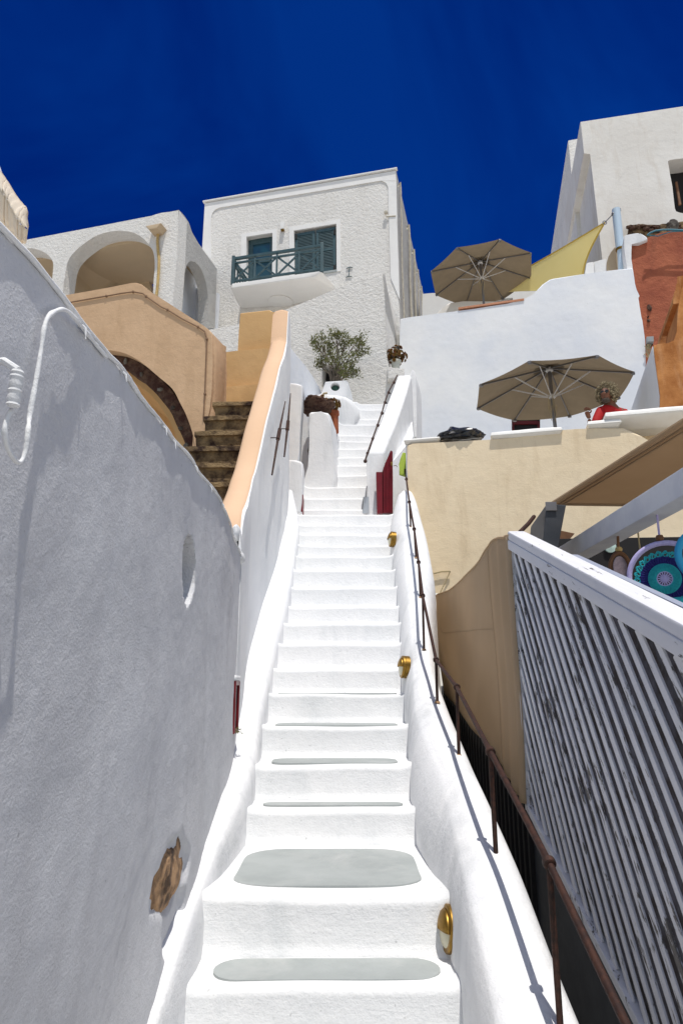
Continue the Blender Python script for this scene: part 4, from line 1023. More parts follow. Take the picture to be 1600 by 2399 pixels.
add_loft(bm,rows,False,False); o=put('canopy',bm,M['creamcanvas'],ps,smooth=60); m=o.modifiers.new('t','SOLIDIFY'); m.thickness=.004
bm=bmesh.new(); p1=onY(S(1,-420,-520),3.3); q3=onY(S(1,-420,0),3.75)
add_tube(bm,[Vector((p1.x+.1,3.5,-.3)),Vector((p1.x+.1,3.5,p1.z+.2))],.03,12); add_bar(bm,Vector((p1.x+.1,3.5,p1.z+.1)),onY(S(1,120,420),3.4),.02,.03)
put('pole',bm,M['whitewood'],ps)

# ================= big white terrace wall (right middle) =================
JA=onY(S(3,0,1330),16.0); zJ=JA.z; JB=onY(S(3,650,1240),zJ/tz(S(3,650,1240)[1])); JP=vplane(JA,JB); jn,jd=JP[1],JP[2]
def jq(n,x,y,k=0): return onP(S(n,x,y),shift(JP,k))
J=thing('terrace_wall','broad smooth white retaining wall below the upper parasol','wall',jq(3,600,1900))
r_edge=[(1280,1047),(1286,1100),(1290,1140),(1297,1170),(1303,1210),(1312,1222),(1318,1280),(1326,1330),(1332,1350),(1345,1460),(1350,1530),(1352,1600),(1340,1700),(1330,1900)]
P=[jq(3,*q) for q in [(-58,1338),(0,1331),(280,1294),(650,1240),(672,1230),(700,1205),(760,1140),(800,1112),(820,1106),(1000,1082),(1150,1062),(1270,1046)]+r_edge]+[jq(3,1330,2250),jq(3,-58,2250)]
jw=put('wall_body',prism(P,jn*1.2,.05,3,.02,.4,5),M['terr'],J,smooth=50)
cut(jw,prism([jq(16,*q)-jn*.3 for q in ((683,1352),(892,1345),(895,1700),(685,1700))],jn*.55,0))
dr=thing('red_doorway','dark red framed doorway in the white wall behind the lower parasol','door',jq(16,790,1600,.2))
for quad in (((683,1400),(703,1400),(703,1700),(683,1700)),((872,1400),(895,1400),(895,1700),(872,1700)),((703,1400),(872,1396),(872,1420),(703,1424))):
    put('frame',prism([jq(16,*q,.16) for q in quad],jn*.05,.004),M['reddk'],dr)
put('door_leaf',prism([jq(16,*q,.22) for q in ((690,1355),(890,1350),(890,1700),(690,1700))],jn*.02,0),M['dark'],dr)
# tile ledge on top
bm=bmesh.new(); a=jq(16,295,590,.1); b=jq(16,775,524,.1); add_bar(bm,a,b,.25,.05); put('tile_ledge',bm,M['claytile'],J)
# upper terrace floor
bm=bmesh.new(); a=jq(3,-90,1345); b=jq(3,1300,1345); z=zJ-.3
add_prism(bm,[Vector((a.x,a.y,z))+jn*.3,Vector((b.x,b.y,z))+jn*.3,Vector((b.x,b.y,z-.3))+jn*.3,Vector((a.x,a.y,z-.3))+jn*.3],jn*9,0); put('terrace_floor',bm,M['ground'],J)
# white low house behind upper terrace
WP=corner_plane(S(16,30,460),20.0,8); wn_=WP[1]
wh=thing('low_white_house','low white wall and window behind the upper parasol','house',onP(S(16,30,640),WP))
P=[onP(S(16,*q),WP) for q in ((28,462),(300,453),(600,450),(1300,440),(1300,900),(28,900))]
ww=put('walls',prism(P,wn_*3,.04,2,.01),M['trim'],wh,smooth=50)
cut(ww,prism([onP(S(16,*q),WP)-wn_*.3 for q in ((535,508),(692,494),(694,640),(535,640))],wn_*.7,0))
put('pane',prism([onP(S(16,*q),shift(WP,.3)) for q in ((530,500),(700,490),(700,640),(530,640))],wn_*.03,0),M['darkgrey'],wh)
P=[onP(S(16,*q),shift(WP,-1.5)) for q in ((130,612),(180,565),(225,532),(330,520),(600,515),(600,700),(130,700))]
put('garden_wall',prism(P,wn_*.3,.03),M['trim'],wh)

# ================= parasols =================
def parasol(label,ctr_top,R,rise,tilt,rot,group,polebase,crank=True,sag=.03):
    """octagonal parasol; ctr_top world point under the apex at rim height"""
    t=thing('garden_parasol',label,'parasol',polebase,group)
    ax=Vector(tilt).normalized(); x=Vector((1,0,0)); x=(x-ax*x.dot(ax)).normalized(); y=ax.cross(x)
    def cp(r,a,h): return ctr_top+(x*math.cos(a)+y*math.sin(a))*r+ax*h
    n=8; bm=bmesh.new(); apex=cp(0,0,rise); NR=8; NA=6
    grid=[]
    for k in range(n*NA):
        i=k//NA; s=(k%NA)/NA; a0=rot+2*PI*i/n; a1=rot+2*PI*(i+1)/n; row=[]
        for r in range(1,NR+1):
            f=r/NR; p=cp(R*f,a0,rise*(1-f)+.02*math.sin(f*PI)).lerp(cp(R*f,a1,rise*(1-f)+.02*math.sin(f*PI)),s); p-=ax*sag*math.sin(s*PI)*f; row.append(bm.verts.new(p))
        grid.append(row)
    ap=bm.verts.new(apex)
    for k in range(n*NA):
        A_=grid[k];B_=grid[(k+1)%(n*NA)]; bm.faces.new((ap,A_[0],B_[0]))
        for r in range(NR-1): bm.faces.new((A_[r],A_[r+1],B_[r+1],B_[r]))
    put('canopy',bm,M['parasol'],t,smooth=12)
    bm=bmesh.new()   # small vent cap
    v=[bm.verts.new(cp(R*.2,rot+2*PI*i/n,rise*.86+.03)) for i in range(n)]; a_=bm.verts.new(cp(0,0,rise+.10))
    for i in range(n): bm.faces.new((a_,v[i],v[(i+1)%n]))
    put('vent_cap',bm,M['parasol'],t,smooth=12)
    hubz=rise*.0-.10*R/1.5
    slide=-.12*R/1.5
    for i in range(n):
        a=rot+2*PI*i/n
        bm=bmesh.new(); add_bar(bm,cp(.03,a,rise-.07),cp(R*.985,a,-.012),.022,.034,up=ax,bev=.003); add_box(bm,cp(R*.975,a,-.02),.07,.07,.05,frame_rot(x*math.cos(a)+y*math.sin(a),ax),.01); rb=put('rib',bm,M['alud'],t)
        bm=bmesh.new(); add_bar(bm,cp(.04,a,slide),cp(R*.50,a,rise*.5-.05),.016,.024,up=ax,bev=.002); put('strut',bm,M['alu'],rb)
    bm=bmesh.new(); add_tube(bm,[polebase,ctr_top+ax*-.4,cp(0,0,rise+.05)],.034*R/1.5,14); put('pole',bm,M['alud'],t)
    bm=bmesh.new(); add_lathe(bm,cp(0,0,rise-.14),[(.05,0),(.075,.02),(.075,.08),(.04,.10)],ax,14); put('hub',bm,M['alu'],t)
    bm=bmesh.new(); add_lathe(bm,cp(0,0,slide-.04),[(.045,0),(.07,.02),(.07,.06),(.045,.09)],ax,14); put('runner',bm,M['alu'],t)
    bm=bmesh.new()
    for k in range(4):
        o=Vector((.05*math.cos(k*1.7)-.03,.05*math.sin(k*1.7)-.03,0)); p0=cp(0,0,slide)+o
        add_tube(bm,[p0,p0+Vector((-.03*math.sin(k),0,-.22)),p0+Vector((.02,0,-.40-.06*k)),p0+Vector((.05,0,-.2))],.006,5)
    put('cord',bm,M['rope'],t)
    return t
def fit(n,hub,base,Yc):
    return onY(S(n,*hub),Yc),onY(S(n,*base),Yc)
# upper parasol: rim ellipse centre px, R from width
u=onY(S(16,462,325),17.2); b_=onY(S(16,463,640),17.2)
R1=(840-88)/3.136/2*(u.y*ct+u.z*st)/F
parasol('weathered tan parasol on the upper terrace, tilted against the sky',u+Vector((0,0,0)),R1*1.02,.50,(-.03,.06,1),math.radians(8),'octagonal tan parasols',Vector((u.x+.02,u.y,zJ-.3)))
u=onY(S(16,975,1180),12.4)
R2=(1540-415)/3.136/2*(u.y*ct+u.z*st)/F
parasol('wide tan parasol on the lower terrace in front of the white wall',u,R2*1.02,.55,(-.02,.0,1),math.radians(14),'octagonal tan parasols',Vector((u.x+.05,u.y,3.2)))

# ================= yellow shade sail =================
A_=onY(S(13,665,1575),15.2); B_=onY(S(16,1190,380),15.7); C_=onY(S(16,395,478),19.5)
B_=B_+Vector((0,0,-.3))
sail=thing('shade_sail','yellow triangular shade sail strung to the pale steel pole','shade sail',A_)
bm=bmesh.new(); n=22; G={}
cen=(A_+B_+C_)/3
for i in range(n+1):
    for j in range(n+1-i):
        a=i/n;b=j/n;c=1-a-b; p=A_*a+B_*b+C_*c
        # concave edges
        for e,(s,t_) in (('c',(a,b)),('a',(b,c)),('b',(a,c))):
            opp={'c':c,'a':a,'b':b}[e]; k=4*s*t_*max(0,1-opp*3)**2
            p+=(cen-p)*.14*k
        p+=Vector((0,0,-.12))*27*a*b*c*.8
        G[i,j]=bm.verts.new(p)
for i in range(n):
    for j in range(n-i):
        bm.faces.new((G[i,j],G[i+1,j],G[i,j+1]))
        if j<n-i-1: bm.faces.new((G[i+1,j],G[i+1,j+1],G[i,j+1]))
put('cloth',bm,M['yellow'],sail,smooth=60)
bm=bmesh.new()
def edge(ks): return [G0[k] for k in ks]
bm2=bmesh.new()
hemA=[];hemB=[]
sv={}
for i in range(n+1):
    a=i/n
    for (aa,bb,cc,lst) in ((a,1-a,0,hemA),(a,0,1-a,hemB)):
        p=A_*aa+B_*bb+C_*cc
        for opp,s,t_ in ((cc,aa,bb),(aa,bb,cc),(bb,aa,cc)): p+=(cen-p)*.14*4*s*t_*max(0,1-opp*3)**2
        lst.append(p)
for l in (hemA,hemB): add_tube(bm2,l,.022,6)
put('hem',bm2,simple('sail_hem',(.50,.34,.06),.8),sail); bm.free()
pt_=onY(S(13,757,1478),15.2)
bm=bmesh.new(); add_tube(bm,[A_,A_.lerp(pt_,.5),pt_],.014,6); add_torus(bm,A_,.05,.012,(0,1,0),16,6); add_lathe(bm,pt_,[(.0,-.03),(.05,-.02),(.05,.02),(0,.03)],(1,0,0),10); put('turnbuckle',bm,M['alud'],sail)
# pole
pp=thing('steel_pole','pale blue steel pole with clamp holding the yellow sail','pole',onY(S(13,860,2150),15.2))
a=onY(S(13,795,1425),15.2); b=onY(S(13,842,1870),15.2); c=onY(S(13,858,2200),15.2)
bm=bmesh.new(); add_tube(bm,[a,b],.105,20); bevel_all(bm,.01,2); put('shaft',bm,M['metalwhite'],pp)
bm=bmesh.new(); add_tube(bm,[b,c],.078,18); put('stub',bm,M['metalwhite'],pp)
bm=bmesh.new(); add_lathe(bm,b-Vector((0,0,.06)),[(.09,0),(.115,.01),(.115,.05),(.09,.06)],(0,0,1),20); add_tube(bm,[b+Vector((.1,-.03,0)),b+Vector((.2,-.06,0))],.012,6); put('clamp',bm,M['brass'],pp)
bm=bmesh.new(); add_box(bm,a+Vector((.10,0,.0)),.05,.03,.08,None,.005); put('hook',bm,M['alud'],pp)

# ================= upper right building =================
RA=onY(S(13,385,415),17.0); RB=onY(S(13,1567,235),RA.z/tz(S(13,1567,235)[1])); RP=vplane(RA,RB); rn,rd=RP[1],RP[2]
def rq2(x,y,k=0): return onP(S(13,x,y),shift(RP,k))
R_=thing('aged_building','tall aged white building with broken dark window at upper right','building',rq2(600,2100))
zs=rq2(405,785).z
a=Vector((RA.x,RA.y,0)); e=rd*5.6
ins=rd*((rq2(490,790)-rq2(405,785)).dot(rd))
Zv=lambda z:Vector((0,0,z))
bm=prism([a+Zv(RA.z),a+e+Zv(RA.z),a+e+Zv(6),a+ins+Zv(6),a+ins+Zv(zs-.02),a+Zv(zs)],rn*7.5,.03,2,.0)
ub=put('walls',bm,M['upper'],R_,smooth=45)
hp_=[(1420,785),(1440,772),(1567,750),(1900,690),(1900,1300),(1600,1385),(1560,1378),(1520,1365),(1505,1330),(1490,1250),(1480,1180),(1470,1080),(1455,1000),(1440,930),(1432,870)]
hc_=prism([rq2(*q,-.3) for q in hp_],rn*1.0,0,wob=.03,step=.12,seed=2)
cut(ub,hc_)
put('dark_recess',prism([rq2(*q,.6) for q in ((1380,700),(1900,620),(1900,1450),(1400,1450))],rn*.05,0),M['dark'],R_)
bm=bmesh.new(); add_prism(bm,[rq2(*q,.25) for q in ((1476,1105),(1500,1100),(1545,1360),(1515,1365))],rn*.06,.01); put('old_frame',bm,M['wood'],R_)
# eroded plinth underside
bm=bmesh.new(); rng=random.Random(4)
# rear block
RB2=onY(S(13,245,630),19.6); a2_=Vector((RB2.x,RB2.y,0))
bm=prism([a2_+Vector((0,0,RB2.z)),a2_+rd*3.2+Vector((0,0,RB2.z+.0)),a2_+rd*3.2+Vector((0,0,6)),a2_+Vector((0,0,6))],rn*6.5,.03,2,.01)
rk=thing('rear_block','narrow white block rising behind the aged building','building',a2_+Vector((0,0,6)))
put('walls',bm,M['rough'],rk,smooth=45)
q0=onY(S(13,160,1548),24.3)
bm=bmesh.new(); Pq=[onY(S(13,*q),24.3) for q in ((175,1550),(160,1548),(140,1570),(125,1640),(118,1740),(110,2000),(60,2300),(400,2300),(400,1560))]
add_prism(bm,Pq,rn*2,.04,2); put('rounded_wing',bm,M['terr'],rk,smooth=50)
# broken masonry strip
stp=thing('masonry_ledge','strip of broken dark masonry between the aged building and terracotta wall','masonry',rq2(1200,1700,-.3))
Pm=[rq2(*q,-.10) for q in ((935,1602),(1000,1598),(1050,1592),(1100,1590),(1160,1604),(1290,1602),(1320,1588),(1400,1580),(1420,1555),(1500,1562),(1900,1500),(1900,1760),(1500,1760),(1200,1760),(1150,1722),(1060,1700),(915,1702),(925,1660))]
put('rubble',prism(Pm,rn*.3,0,wob=.05,step=.07,seed=12),M['stone'],stp,smooth=20)
bm=bmesh.new(); rock(bm,rq2(1445,1610,-.18),.16,.12,.17,5,3,.3); put('protruding_stone',bm,M['stonegrey'],stp,smooth=30)
bm=bmesh.new(); 
for i in range(26):
    p=rq2(940+rng.uniform(0,640),1610+rng.uniform(0,60),-.12); rock(bm,p,.09*rng.uniform(.5,1.3),.06,.05*rng.uniform(.5,1.3),i,2,.4)
put('stones',bm,M['lava'],stp,smooth=30)

# low white walls, ribs below the building
LW=corner_plane(S(13,445,2040),15.6,13); lwn=LW[1]
v_=thing('stepped_garden_wall','small stepped white garden wall behind the big terrace wall','wall',onP(S(13,500,2150),LW))
P=[onP(S(13,*q),LW) for q in ((455,2040),(480,2030),(540,2022),(545,2140),(540,2300),(420,2300),(440,2150))]; put('lower_piece',prism(P,lwn*.4,.03,3),M['trim'],v_,smooth=50)
P=[onP(S(13,*q),shift(LW,.15)) for q in ((540,2022),(640,1998),(690,1990),(690,2300),(545,2300))]; put('upper_piece',prism(P,lwn*.4,.02,2),M['kerb'],v_,smooth=50)
P=[onP(S(13,*q),shift(LW,.1)) for q in ((800,1835),(770,1870),(735,1915),(710,1955),(697,2000),(690,2050),(690,2300),(960,2300),(950,1835))]; put('curved_piece',prism(P,lwn*.4,.03,3),M['soffit'],v_,smooth=50)
P=[jq(14,*q,.12) for q in ((468,275),(480,245),(495,240),(640,212),(648,232),(712,243),(735,262),(740,290),(640,330),(545,330),(540,420),(552,500),(560,560),(575,700),(520,700),(500,560),(480,420))]
put('whitewashed_edge',prism(P,jn*.6,.03,2,.02,.12,6),M['kerb'],v_,smooth=50)
# terracotta wall
tw_=thing('terracotta_wall','weathered terracotta red wall with crumbling patches at right','wall',jq(14,900,1900,.1))
P=[jq(14,*q,.22) for q in ((535,335),(560,322),(640,318),(700,290),(740,262),(860,215),(1000,190),(1400,160),(1400,2200),(600,2200),(600,1200),(560,700),(545,480))]
put('wall_body',prism(P,jn*1.0,.02,2,.02,.15,8),M['terra'],tw_,smooth=45)
bm=bmesh.new(); 
for (x,y,sx,sz) in ((755,1040,.07,.12),(745,1180,.05,.05),(740,1140,.03,.03)):
    rock(bm,jq(14,x,y,.20),sx*.8,.03,sz*.8,int(x),2,.35)
put('embedded_stones',bm,M['lava'],tw_,smooth=30)
# blue cable
pts=[jq(14,*q,-.05) for q in ((730,240),(760,215),(820,190),(900,180),(1000,180),(1128,186),(1300,190))]
bm=bmesh.new(); add_tube(bm,pts,.022,8); add_tube(bm,[jq(14,*q,.0) for q in ((735,240),(850,250),(900,230),(1000,200),(1300,190))],.014,6)
put('blue_cable',bm,M['cable'],None,pts[0],50,'thick blue cable draped along top of the terracotta wall','cable')
# junction box
jb=thing('junction_box','grey junction box with tangled wires between white wall and orange house','junction box',jq(14,760,1440,-.1))
bm=bmesh.new(); add_prism(bm,[jq(14,*q,-.15) for q in ((725,1355),(800,1352),(803,1410),(728,1412))],jn*.15,.01); put('box',bm,simple('grey_box',(.30,.32,.33),.5),jb)
bm=bmesh.new(); add_prism(bm,[jq(14,*q,-.02) for q in ((720,1380),(798,1400),(795,1440),(760,1480),(722,1470))],jn*.05,0); put('backing',bm,M['dark'],jb)
bm=bmesh.new(); rng=random.Random(2)
for k in range(7):
    ps_=[jq(14,700+rng.uniform(-5,80),1440+40*j+rng.uniform(-8,8)-(j*10),-.06) for j in range(6)]; add_tube(bm,ps_,.010,5)
put('wires',bm,M['rope'],jb)

# orange house
UA=onY(S(14,800,1450),10.6); UP=corner_plane(S(14,800,1450),10.6,15.5); un_,ud=UP[1],UP[2]
def uq(x,y,k=0): return onP(S(14,x,y),shift(UP,k))
og=thing('orange_house','mottled orange plaster house with curved wall at right edge','house',uq(890,2150))
P=[uq(*q) for q in ((800,1448),(860,1436),(960,1428),(1030,1412),(1048,1395),(1055,1300),(1060,1150),(1070,1050),(1090,900),(1120,780),(1150,700),(1400,500),(1400,2500),(860,2500),(870,2000),(845,1800),(810,1550))]
put('front_wall',prism(P,un_*1.2,.03,2,.01,.3),M['orange'],og,smooth=45)
# flaring curved wall (reads dark on its left flank)
bm=bmesh.new(); secs=[]
cv=[(1120,780,0),(1080,900,.1),(1040,960,.25),(985,1110,.45),(920,1200,.65),(885,1290,.8),(865,1380,.95),(860,1440,1.0)]
rows_=[]
for (x,y,k) in cv:
    p0=uq(x,y,.3+1.2*k); z=p0.z
    p1=uq(1075,max(y,800),.02); p1=Vector((p1.x,p1.y,z)); 
    p2=p1+ud*.8
    rows_.append([p0,p1.lerp(p0,.5)-un_*.12,p1,p2,p2-Vector((0,0,.0))+un_*1.5,p0+un_*.3])
add_loft(bm,rows_); put('curved_wall',bm,M['orange'],og,smooth=60)
# whitewashed flank
zU=UA.z; fl=[Vector((UA.x,UA.y,zU)),Vector((UA.x,UA.y,2)),]
bm=bmesh.new(); o=Vector((UA.x,UA.y,0))-ud*.02
add_prism(bm,[o+Vector((0,0,zU-.01))+un_*.03,o+Vector((0,0,zU-.01))+un_*3,o+Vector((0,0,2))+un_*3,o+Vector((0,0,2))+un_*.03],ud*.1,.01); put('flank',bm,M['terr'],og)
# ================= cream terrace =================
VA=onY(S(5,120,585),9.9); zV=VA.z; VB=onY(S(5,1250,495),zV/tz(S(5,1250,495)[1])); VP=vplane(VA,VB); vn,vd=VP[1],VP[2]
def vq(n,x,y,k=0): return onP(S(n,x,y),shift(VP,k))
V=thing('cream_terrace','cream plastered terrace wall with rounded top under the sunbed cushions','terrace',Vector((VA.x,VA.y,-1)))
a=Vector((VA.x,VA.y,0)); e=vd*8
top_=[(118,592),(125,582),(150,580),(300,574),(450,566),(540,562),(600,558),(700,549),(780,536),(850,520),(930,509),(1000,504),(1100,500),(1250,495),(1300,515),(1350,545),(1400,575),(1568,660)]
P=[vq(5,*q) for q in top_]; base_r=P[-1]
P=[Vector((p.x,p.y,p.z)) for p in P]+[a+vd*7+Vector((0,0,1.6)),a+vd*7+Vector((0,0,-1)),a+Vector((0,0,-1))]
put('front_wall',prism(P,vn*.38,.05,3,.008,.3,2),M['cream'],V,smooth=50)
bm=bmesh.new(); add_prism(bm,[a+Vector((0,0,zV+.0))+vn*.5-vd*.03,a+Vector((0,0,zV))+vn*.04-vd*.03,a+Vector((0,0,zV-.55))+vn*.04-vd*.03,a+Vector((0,0,-1))+vn*.04-vd*.03,a+Vector((0,0,-1))+vn*.5-vd*.03],vd*.1,.01); put('end_wall',bm,M['terr'],V)
# set back higher wall to the right
P=[vq(5,*q,.55) for q in ((1180,500),(1255,486),(1400,478),(1568,468),(2000,440),(2000,700),(1180,700))]
put('rear_parapet',prism(P,vn*.25,.03,2,.006),M['cream'],V,smooth=50)
z=zV-.55
bm=bmesh.new(); add_prism(bm,[a+Vector((0,0,z))+vn*.3,a+e+Vector((0,0,z))+vn*.3,a+e+Vector((0,0,z-.3))+vn*.3,a+Vector((0,0,z-.3))+vn*.3],vn*5.5,0); put('terrace_floor',bm,M['ground'],V)

# ================= cushions =================
def cushion(label,quad,thick,depth,k,lift=0.0,tiltang=0,name='sunbed_cushion'):
    """quad: front face corners (n, tl, tr, br, bl) on plane k in front of the terrace wall"""
    n=quad[0]; P=[vq(n,*q,k) for q in quad[1:]]
    W_=(P[1]-P[0]).dot(vd); c=(P[0]+P[1])/2; zt=c.z; 
    t=thing(name,label,'cushion',Vector((c.x,c.y,zt-thick)),'white sunbed cushions on the cream terrace')
    rot=frame_rot(vd,Vector((0,0,1))); rot=rot@Matrix.Rotation(math.radians(tiltang),3,'X')
    bm=bmesh.new(); r=bmesh.ops.create_cube(bm,size=1); bmesh.ops.subdivide_edges(bm,edges=bm.edges,cuts=9,use_grid_fill=True)
    cc=Vector((c.x,c.y,zt-thick/2))+vn*depth/2
    for v in bm.verts:
        x,y,zc=v.co; puff=1+.10*(1-(2*x)**2)*(1-(2*y)**2)
        rim=1-.34*max(max(0,abs(x)*2-.74)/.26*.9,max(0,abs(y)*2-.62)/.38)**2
        p=Vector((x*W_,y*depth,zc*thick*puff*rim))
        if y<-.3: p.y+=.34*thick*4*max(0,.06-zc)**1.2*(-y*2)+.05*thick*max(0,zc-.2)*(-y*2)*4
        p.x-=.10*thick*8*max(0,.12-zc)*x; p.x-=.05*thick*8*max(0,zc-.2)*x; p.z+=.006*nz((x*4,y*4,zc),1.5,3); v.co=cc+rot@p
    put('pad',bm,M['vinyl'],t,smooth=80)
    bm=bmesh.new(); pts=[]
    for sx,sy in ((-1,-1),(1,-1),(1,1),(-1,1),(-1,-1)): pts.append(cc+rot@Vector((sx*W_*.50,sy*depth*.502,thick*.08)))
    add_tube(bm,pts,.007,6); put('piping',bm,M['vinyl'],t,smooth=60)
    return t
cushion('thin white cushion at the left corner of the cream terrace',(5,(104,562),(290,540),(300,572),(104,582)),.09,.7,-.01,tiltang=-3)
cushion('middle white cushion lying by the black bag',(5,(556,492),(932,494),(935,525),(545,560)),.20,.7,-.05,tiltang=1)
cushion('small white cushion beneath the hand of the person',(5,(1062,440),(1240,446),(1245,488),(1040,503)),.19,.7,-.05,tiltang=1)
cushion('long white cushion in front of the person in red',(5,(1152,382),(1640,372),(1640,430),(1152,430)),.25,.9,-.06,tiltang=2)
# black rubbish bag
c=vq(5,404,548,.15); bm=bmesh.new(); r=bmesh.ops.create_icosphere(bm,subdivisions=4,radius=1)
for v in r['verts']:
    p=v.co.copy(); q=Vector((p.x*.36,p.y*.22,max(p.z,-.35)*.145))
    k=1+.18*nz(p,1.6,4)+.22*(.35-abs(nz(p,2.6,7)))+.16*(.3-abs(nz(p,5,2)))
    q*=k*.93
    q.z+=.07*math.exp(-((p.x+.45)**2+(p.y)**2)/.05)*max(0,p.z)
    v.co=c+vd*q.x+vn*q.y+Vector((0,0,q.z))
put('rubbish_bag',bm,M['bag'],None,c-Vector((0,0,.1)),22,'crumpled shiny black rubbish bag on the cream terrace','bag')

# ================= person =================
pb_=vq(11,480,420,.75); s=1.0   # head centre
HC=vq(11,485,385,.75)
d_=HC.y*ct+HC.z*st; hh=(540-205)/6.0308*d_/F   # hair + head height in metres
zf_=zV-.55
person=thing('person','person with curly grey blond hair, dark glasses and red shirt behind cushions','person',Vector((HC.x,HC.y,zf_)))
def skin(name,verts,edges,radii,mat,parent,sub=2):
    me=bpy.data.meshes.new(name); o0=wloc(parent)
    me.from_pydata([tuple(Vector(v)-o0) for v in verts],edges,[]); ob=bpy.data.objects.new(name,me); COL.objects.link(ob); ob.parent=parent
    m=ob.modifiers.new('s','SKIN'); 
    for i,r in enumerate(radii): me.skin_vertices[0].data[i].radius=(r,r) if not isinstance(r,tuple) else r
    me.skin_vertices[0].data[0].use_root=True
    m2=ob.modifiers.new('u','SUBSURF'); m2.levels=sub; m2.render_levels=sub
    me.materials.append(mat)
    bpy.context.view_layer.update(); dg=bpy.context.evaluated_depsgraph_get()
    nm=bpy.data.meshes.new_from_object(ob.evaluated_get(dg),depsgraph=dg); ob.modifiers.clear(); ob.data=nm; bpy.data.meshes.remove(me)
    nm.polygons.foreach_set('use_smooth',[True]*len(nm.polygons)); 
    if not nm.materials: nm.materials.append(mat)
    return ob
H0=HC; z0=zf_
sh=Vector((HC.x+.08,HC.y+.08,HC.z-.25))  # chest top
pel=Vector((sh.x+.02,sh.y+.18,z0+.80)) if sh.z-z0>1.1 else Vector((sh.x+.03,sh.y+.12,sh.z-.48))
hand=vq(11,205,650,.25)
elb=Vector((hand.x+.10,hand.y+.25,hand.z-.26))
V_=[pel,pel.lerp(sh,.5),sh,Vector((sh.x-.02,sh.y-.03,sh.z+.13)),HC+Vector((.01,.02,-.02)),HC+Vector((0,.01,.09)),
    sh+Vector((-.19,-.04,-.02)),elb,hand+Vector((.05,.05,-.07)),
    sh+Vector((.20,.02,-.02)),sh+Vector((.27,.0,-.28)),sh+Vector((.20,-.22,-.36)),
    pel+Vector((-.10,0,-.08)),Vector((pel.x-.12,pel.y-.12,(pel.z+z0)/2)),Vector((pel.x-.12,pel.y-.02,z0+.05)),Vector((pel.x-.12,pel.y-.16,z0+.04)),
    pel+Vector((.10,0,-.08)),Vector((pel.x+.12,pel.y-.12,(pel.z+z0)/2)),Vector((pel.x+.12,pel.y-.02,z0+.05)),Vector((pel.x+.12,pel.y-.16,z0+.04))]
E_=[(0,1),(1,2),(2,3),(3,4),(4,5),(2,6),(6,7),(7,8),(2,9),(9,10),(10,11),(0,12),(12,13),(13,14),(14,15),(0,16),(16,17),(17,18),(18,19)]
Rr=[.15,.15,.14,.055,.095,.08,.06,.042,.030,.06,.042,.032,.09,.065,.045,.035,.09,.065,.045,.035]
body=skin('body',V_,E_,Rr,M['skin'],person)
# face: nose, mouth, glasses
fd=(Vector((0,0,0))-HC); fd.z=0; fd.normalize(); fd=(fd+Vector((-.25,0,-.15))).normalized(); fr_=fd.cross(Vector((0,0,1))).normalized()*-1; fu=fr_.cross(fd)*1
if fu.z<0: fu=-fu
fc=HC+fd*.085
bm=bmesh.new(); rock(bm,fc+fd*.005-fu*.02,.075,.05,.11,2,3,.05); rock(bm,fc+fd*.045-fu*.02,.018,.025,.028,1,2,.05)
rock(bm,fc+fd*.048-fu*.075,.03,.012,.010,1,2,.05)
put('face',bm,M['skin'],person,smooth=60)
bm=bmesh.new()
for s_ in (-1,1): add_lathe(bm,fc+fd*.045+fr_*.033*s_+fu*.012,[(.0,0),(.026,0),(.028,.006),(.024,.012),(0,.014)],fd,14)
add_bar(bm,fc+fd*.05-fr_*.02+fu*.018,fc+fd*.05+fr_*.02+fu*.018,.006,.006); put('sunglasses',bm,M['bag'],person,smooth=40)
bm=bmesh.new(); rng=random.Random(9); rock(bm,fc+fd*.02-fu*.12,.062,.045,.045,7,3,.25); put('beard',bm,simple('grey_beard',(.06,.045,.035),.95),person)
bm=bmesh.new()
hr_=hh*.56
rock(bm,HC+Vector((.015,.05,.04)),hr_*.66,hr_*.55,hr_*.66,3,3,.2)
for k in range(650):
    while True:
        o=Vector((rng.gauss(0,1),rng.gauss(0,1),rng.gauss(0,1))).normalized()
        if o.dot(fd)>.60 and o.dot(fu)<.50 and abs(o.dot(fr_))<.55: continue
        if o.z<-.80: continue
        break
    c=HC+Vector((.015,.02,.02))+Vector((o.x*hr_*.86,o.y*hr_*.80,o.z*hr_*.90))*rng.uniform(.70,1.05)
    ax=Vector((rng.gauss(0,1),rng.gauss(0,1),rng.gauss(0,1))).normalized(); add_torus(bm,c,rng.uniform(.010,.019),.0042,ax,9,4)
put('hair',bm,M['hair'],person,smooth=60)
# shirt
shirt=skin('shirt',[pel,pel.lerp(sh,.5),sh+Vector((0,0,-.02)),sh+Vector((-.02,-.02,.07)),sh+Vector((-.19,-.04,-.02)),(sh+Vector((-.19,-.04,-.02))).lerp(elb,.55),sh+Vector((.20,.02,-.02)),sh+Vector((.25,.0,-.18))],[(0,1),(1,2),(2,3),(2,4),(4,5),(2,6),(6,7)],[.17,.165,.16,.085,.085,.062,.085,.065],M['shirt'],person)
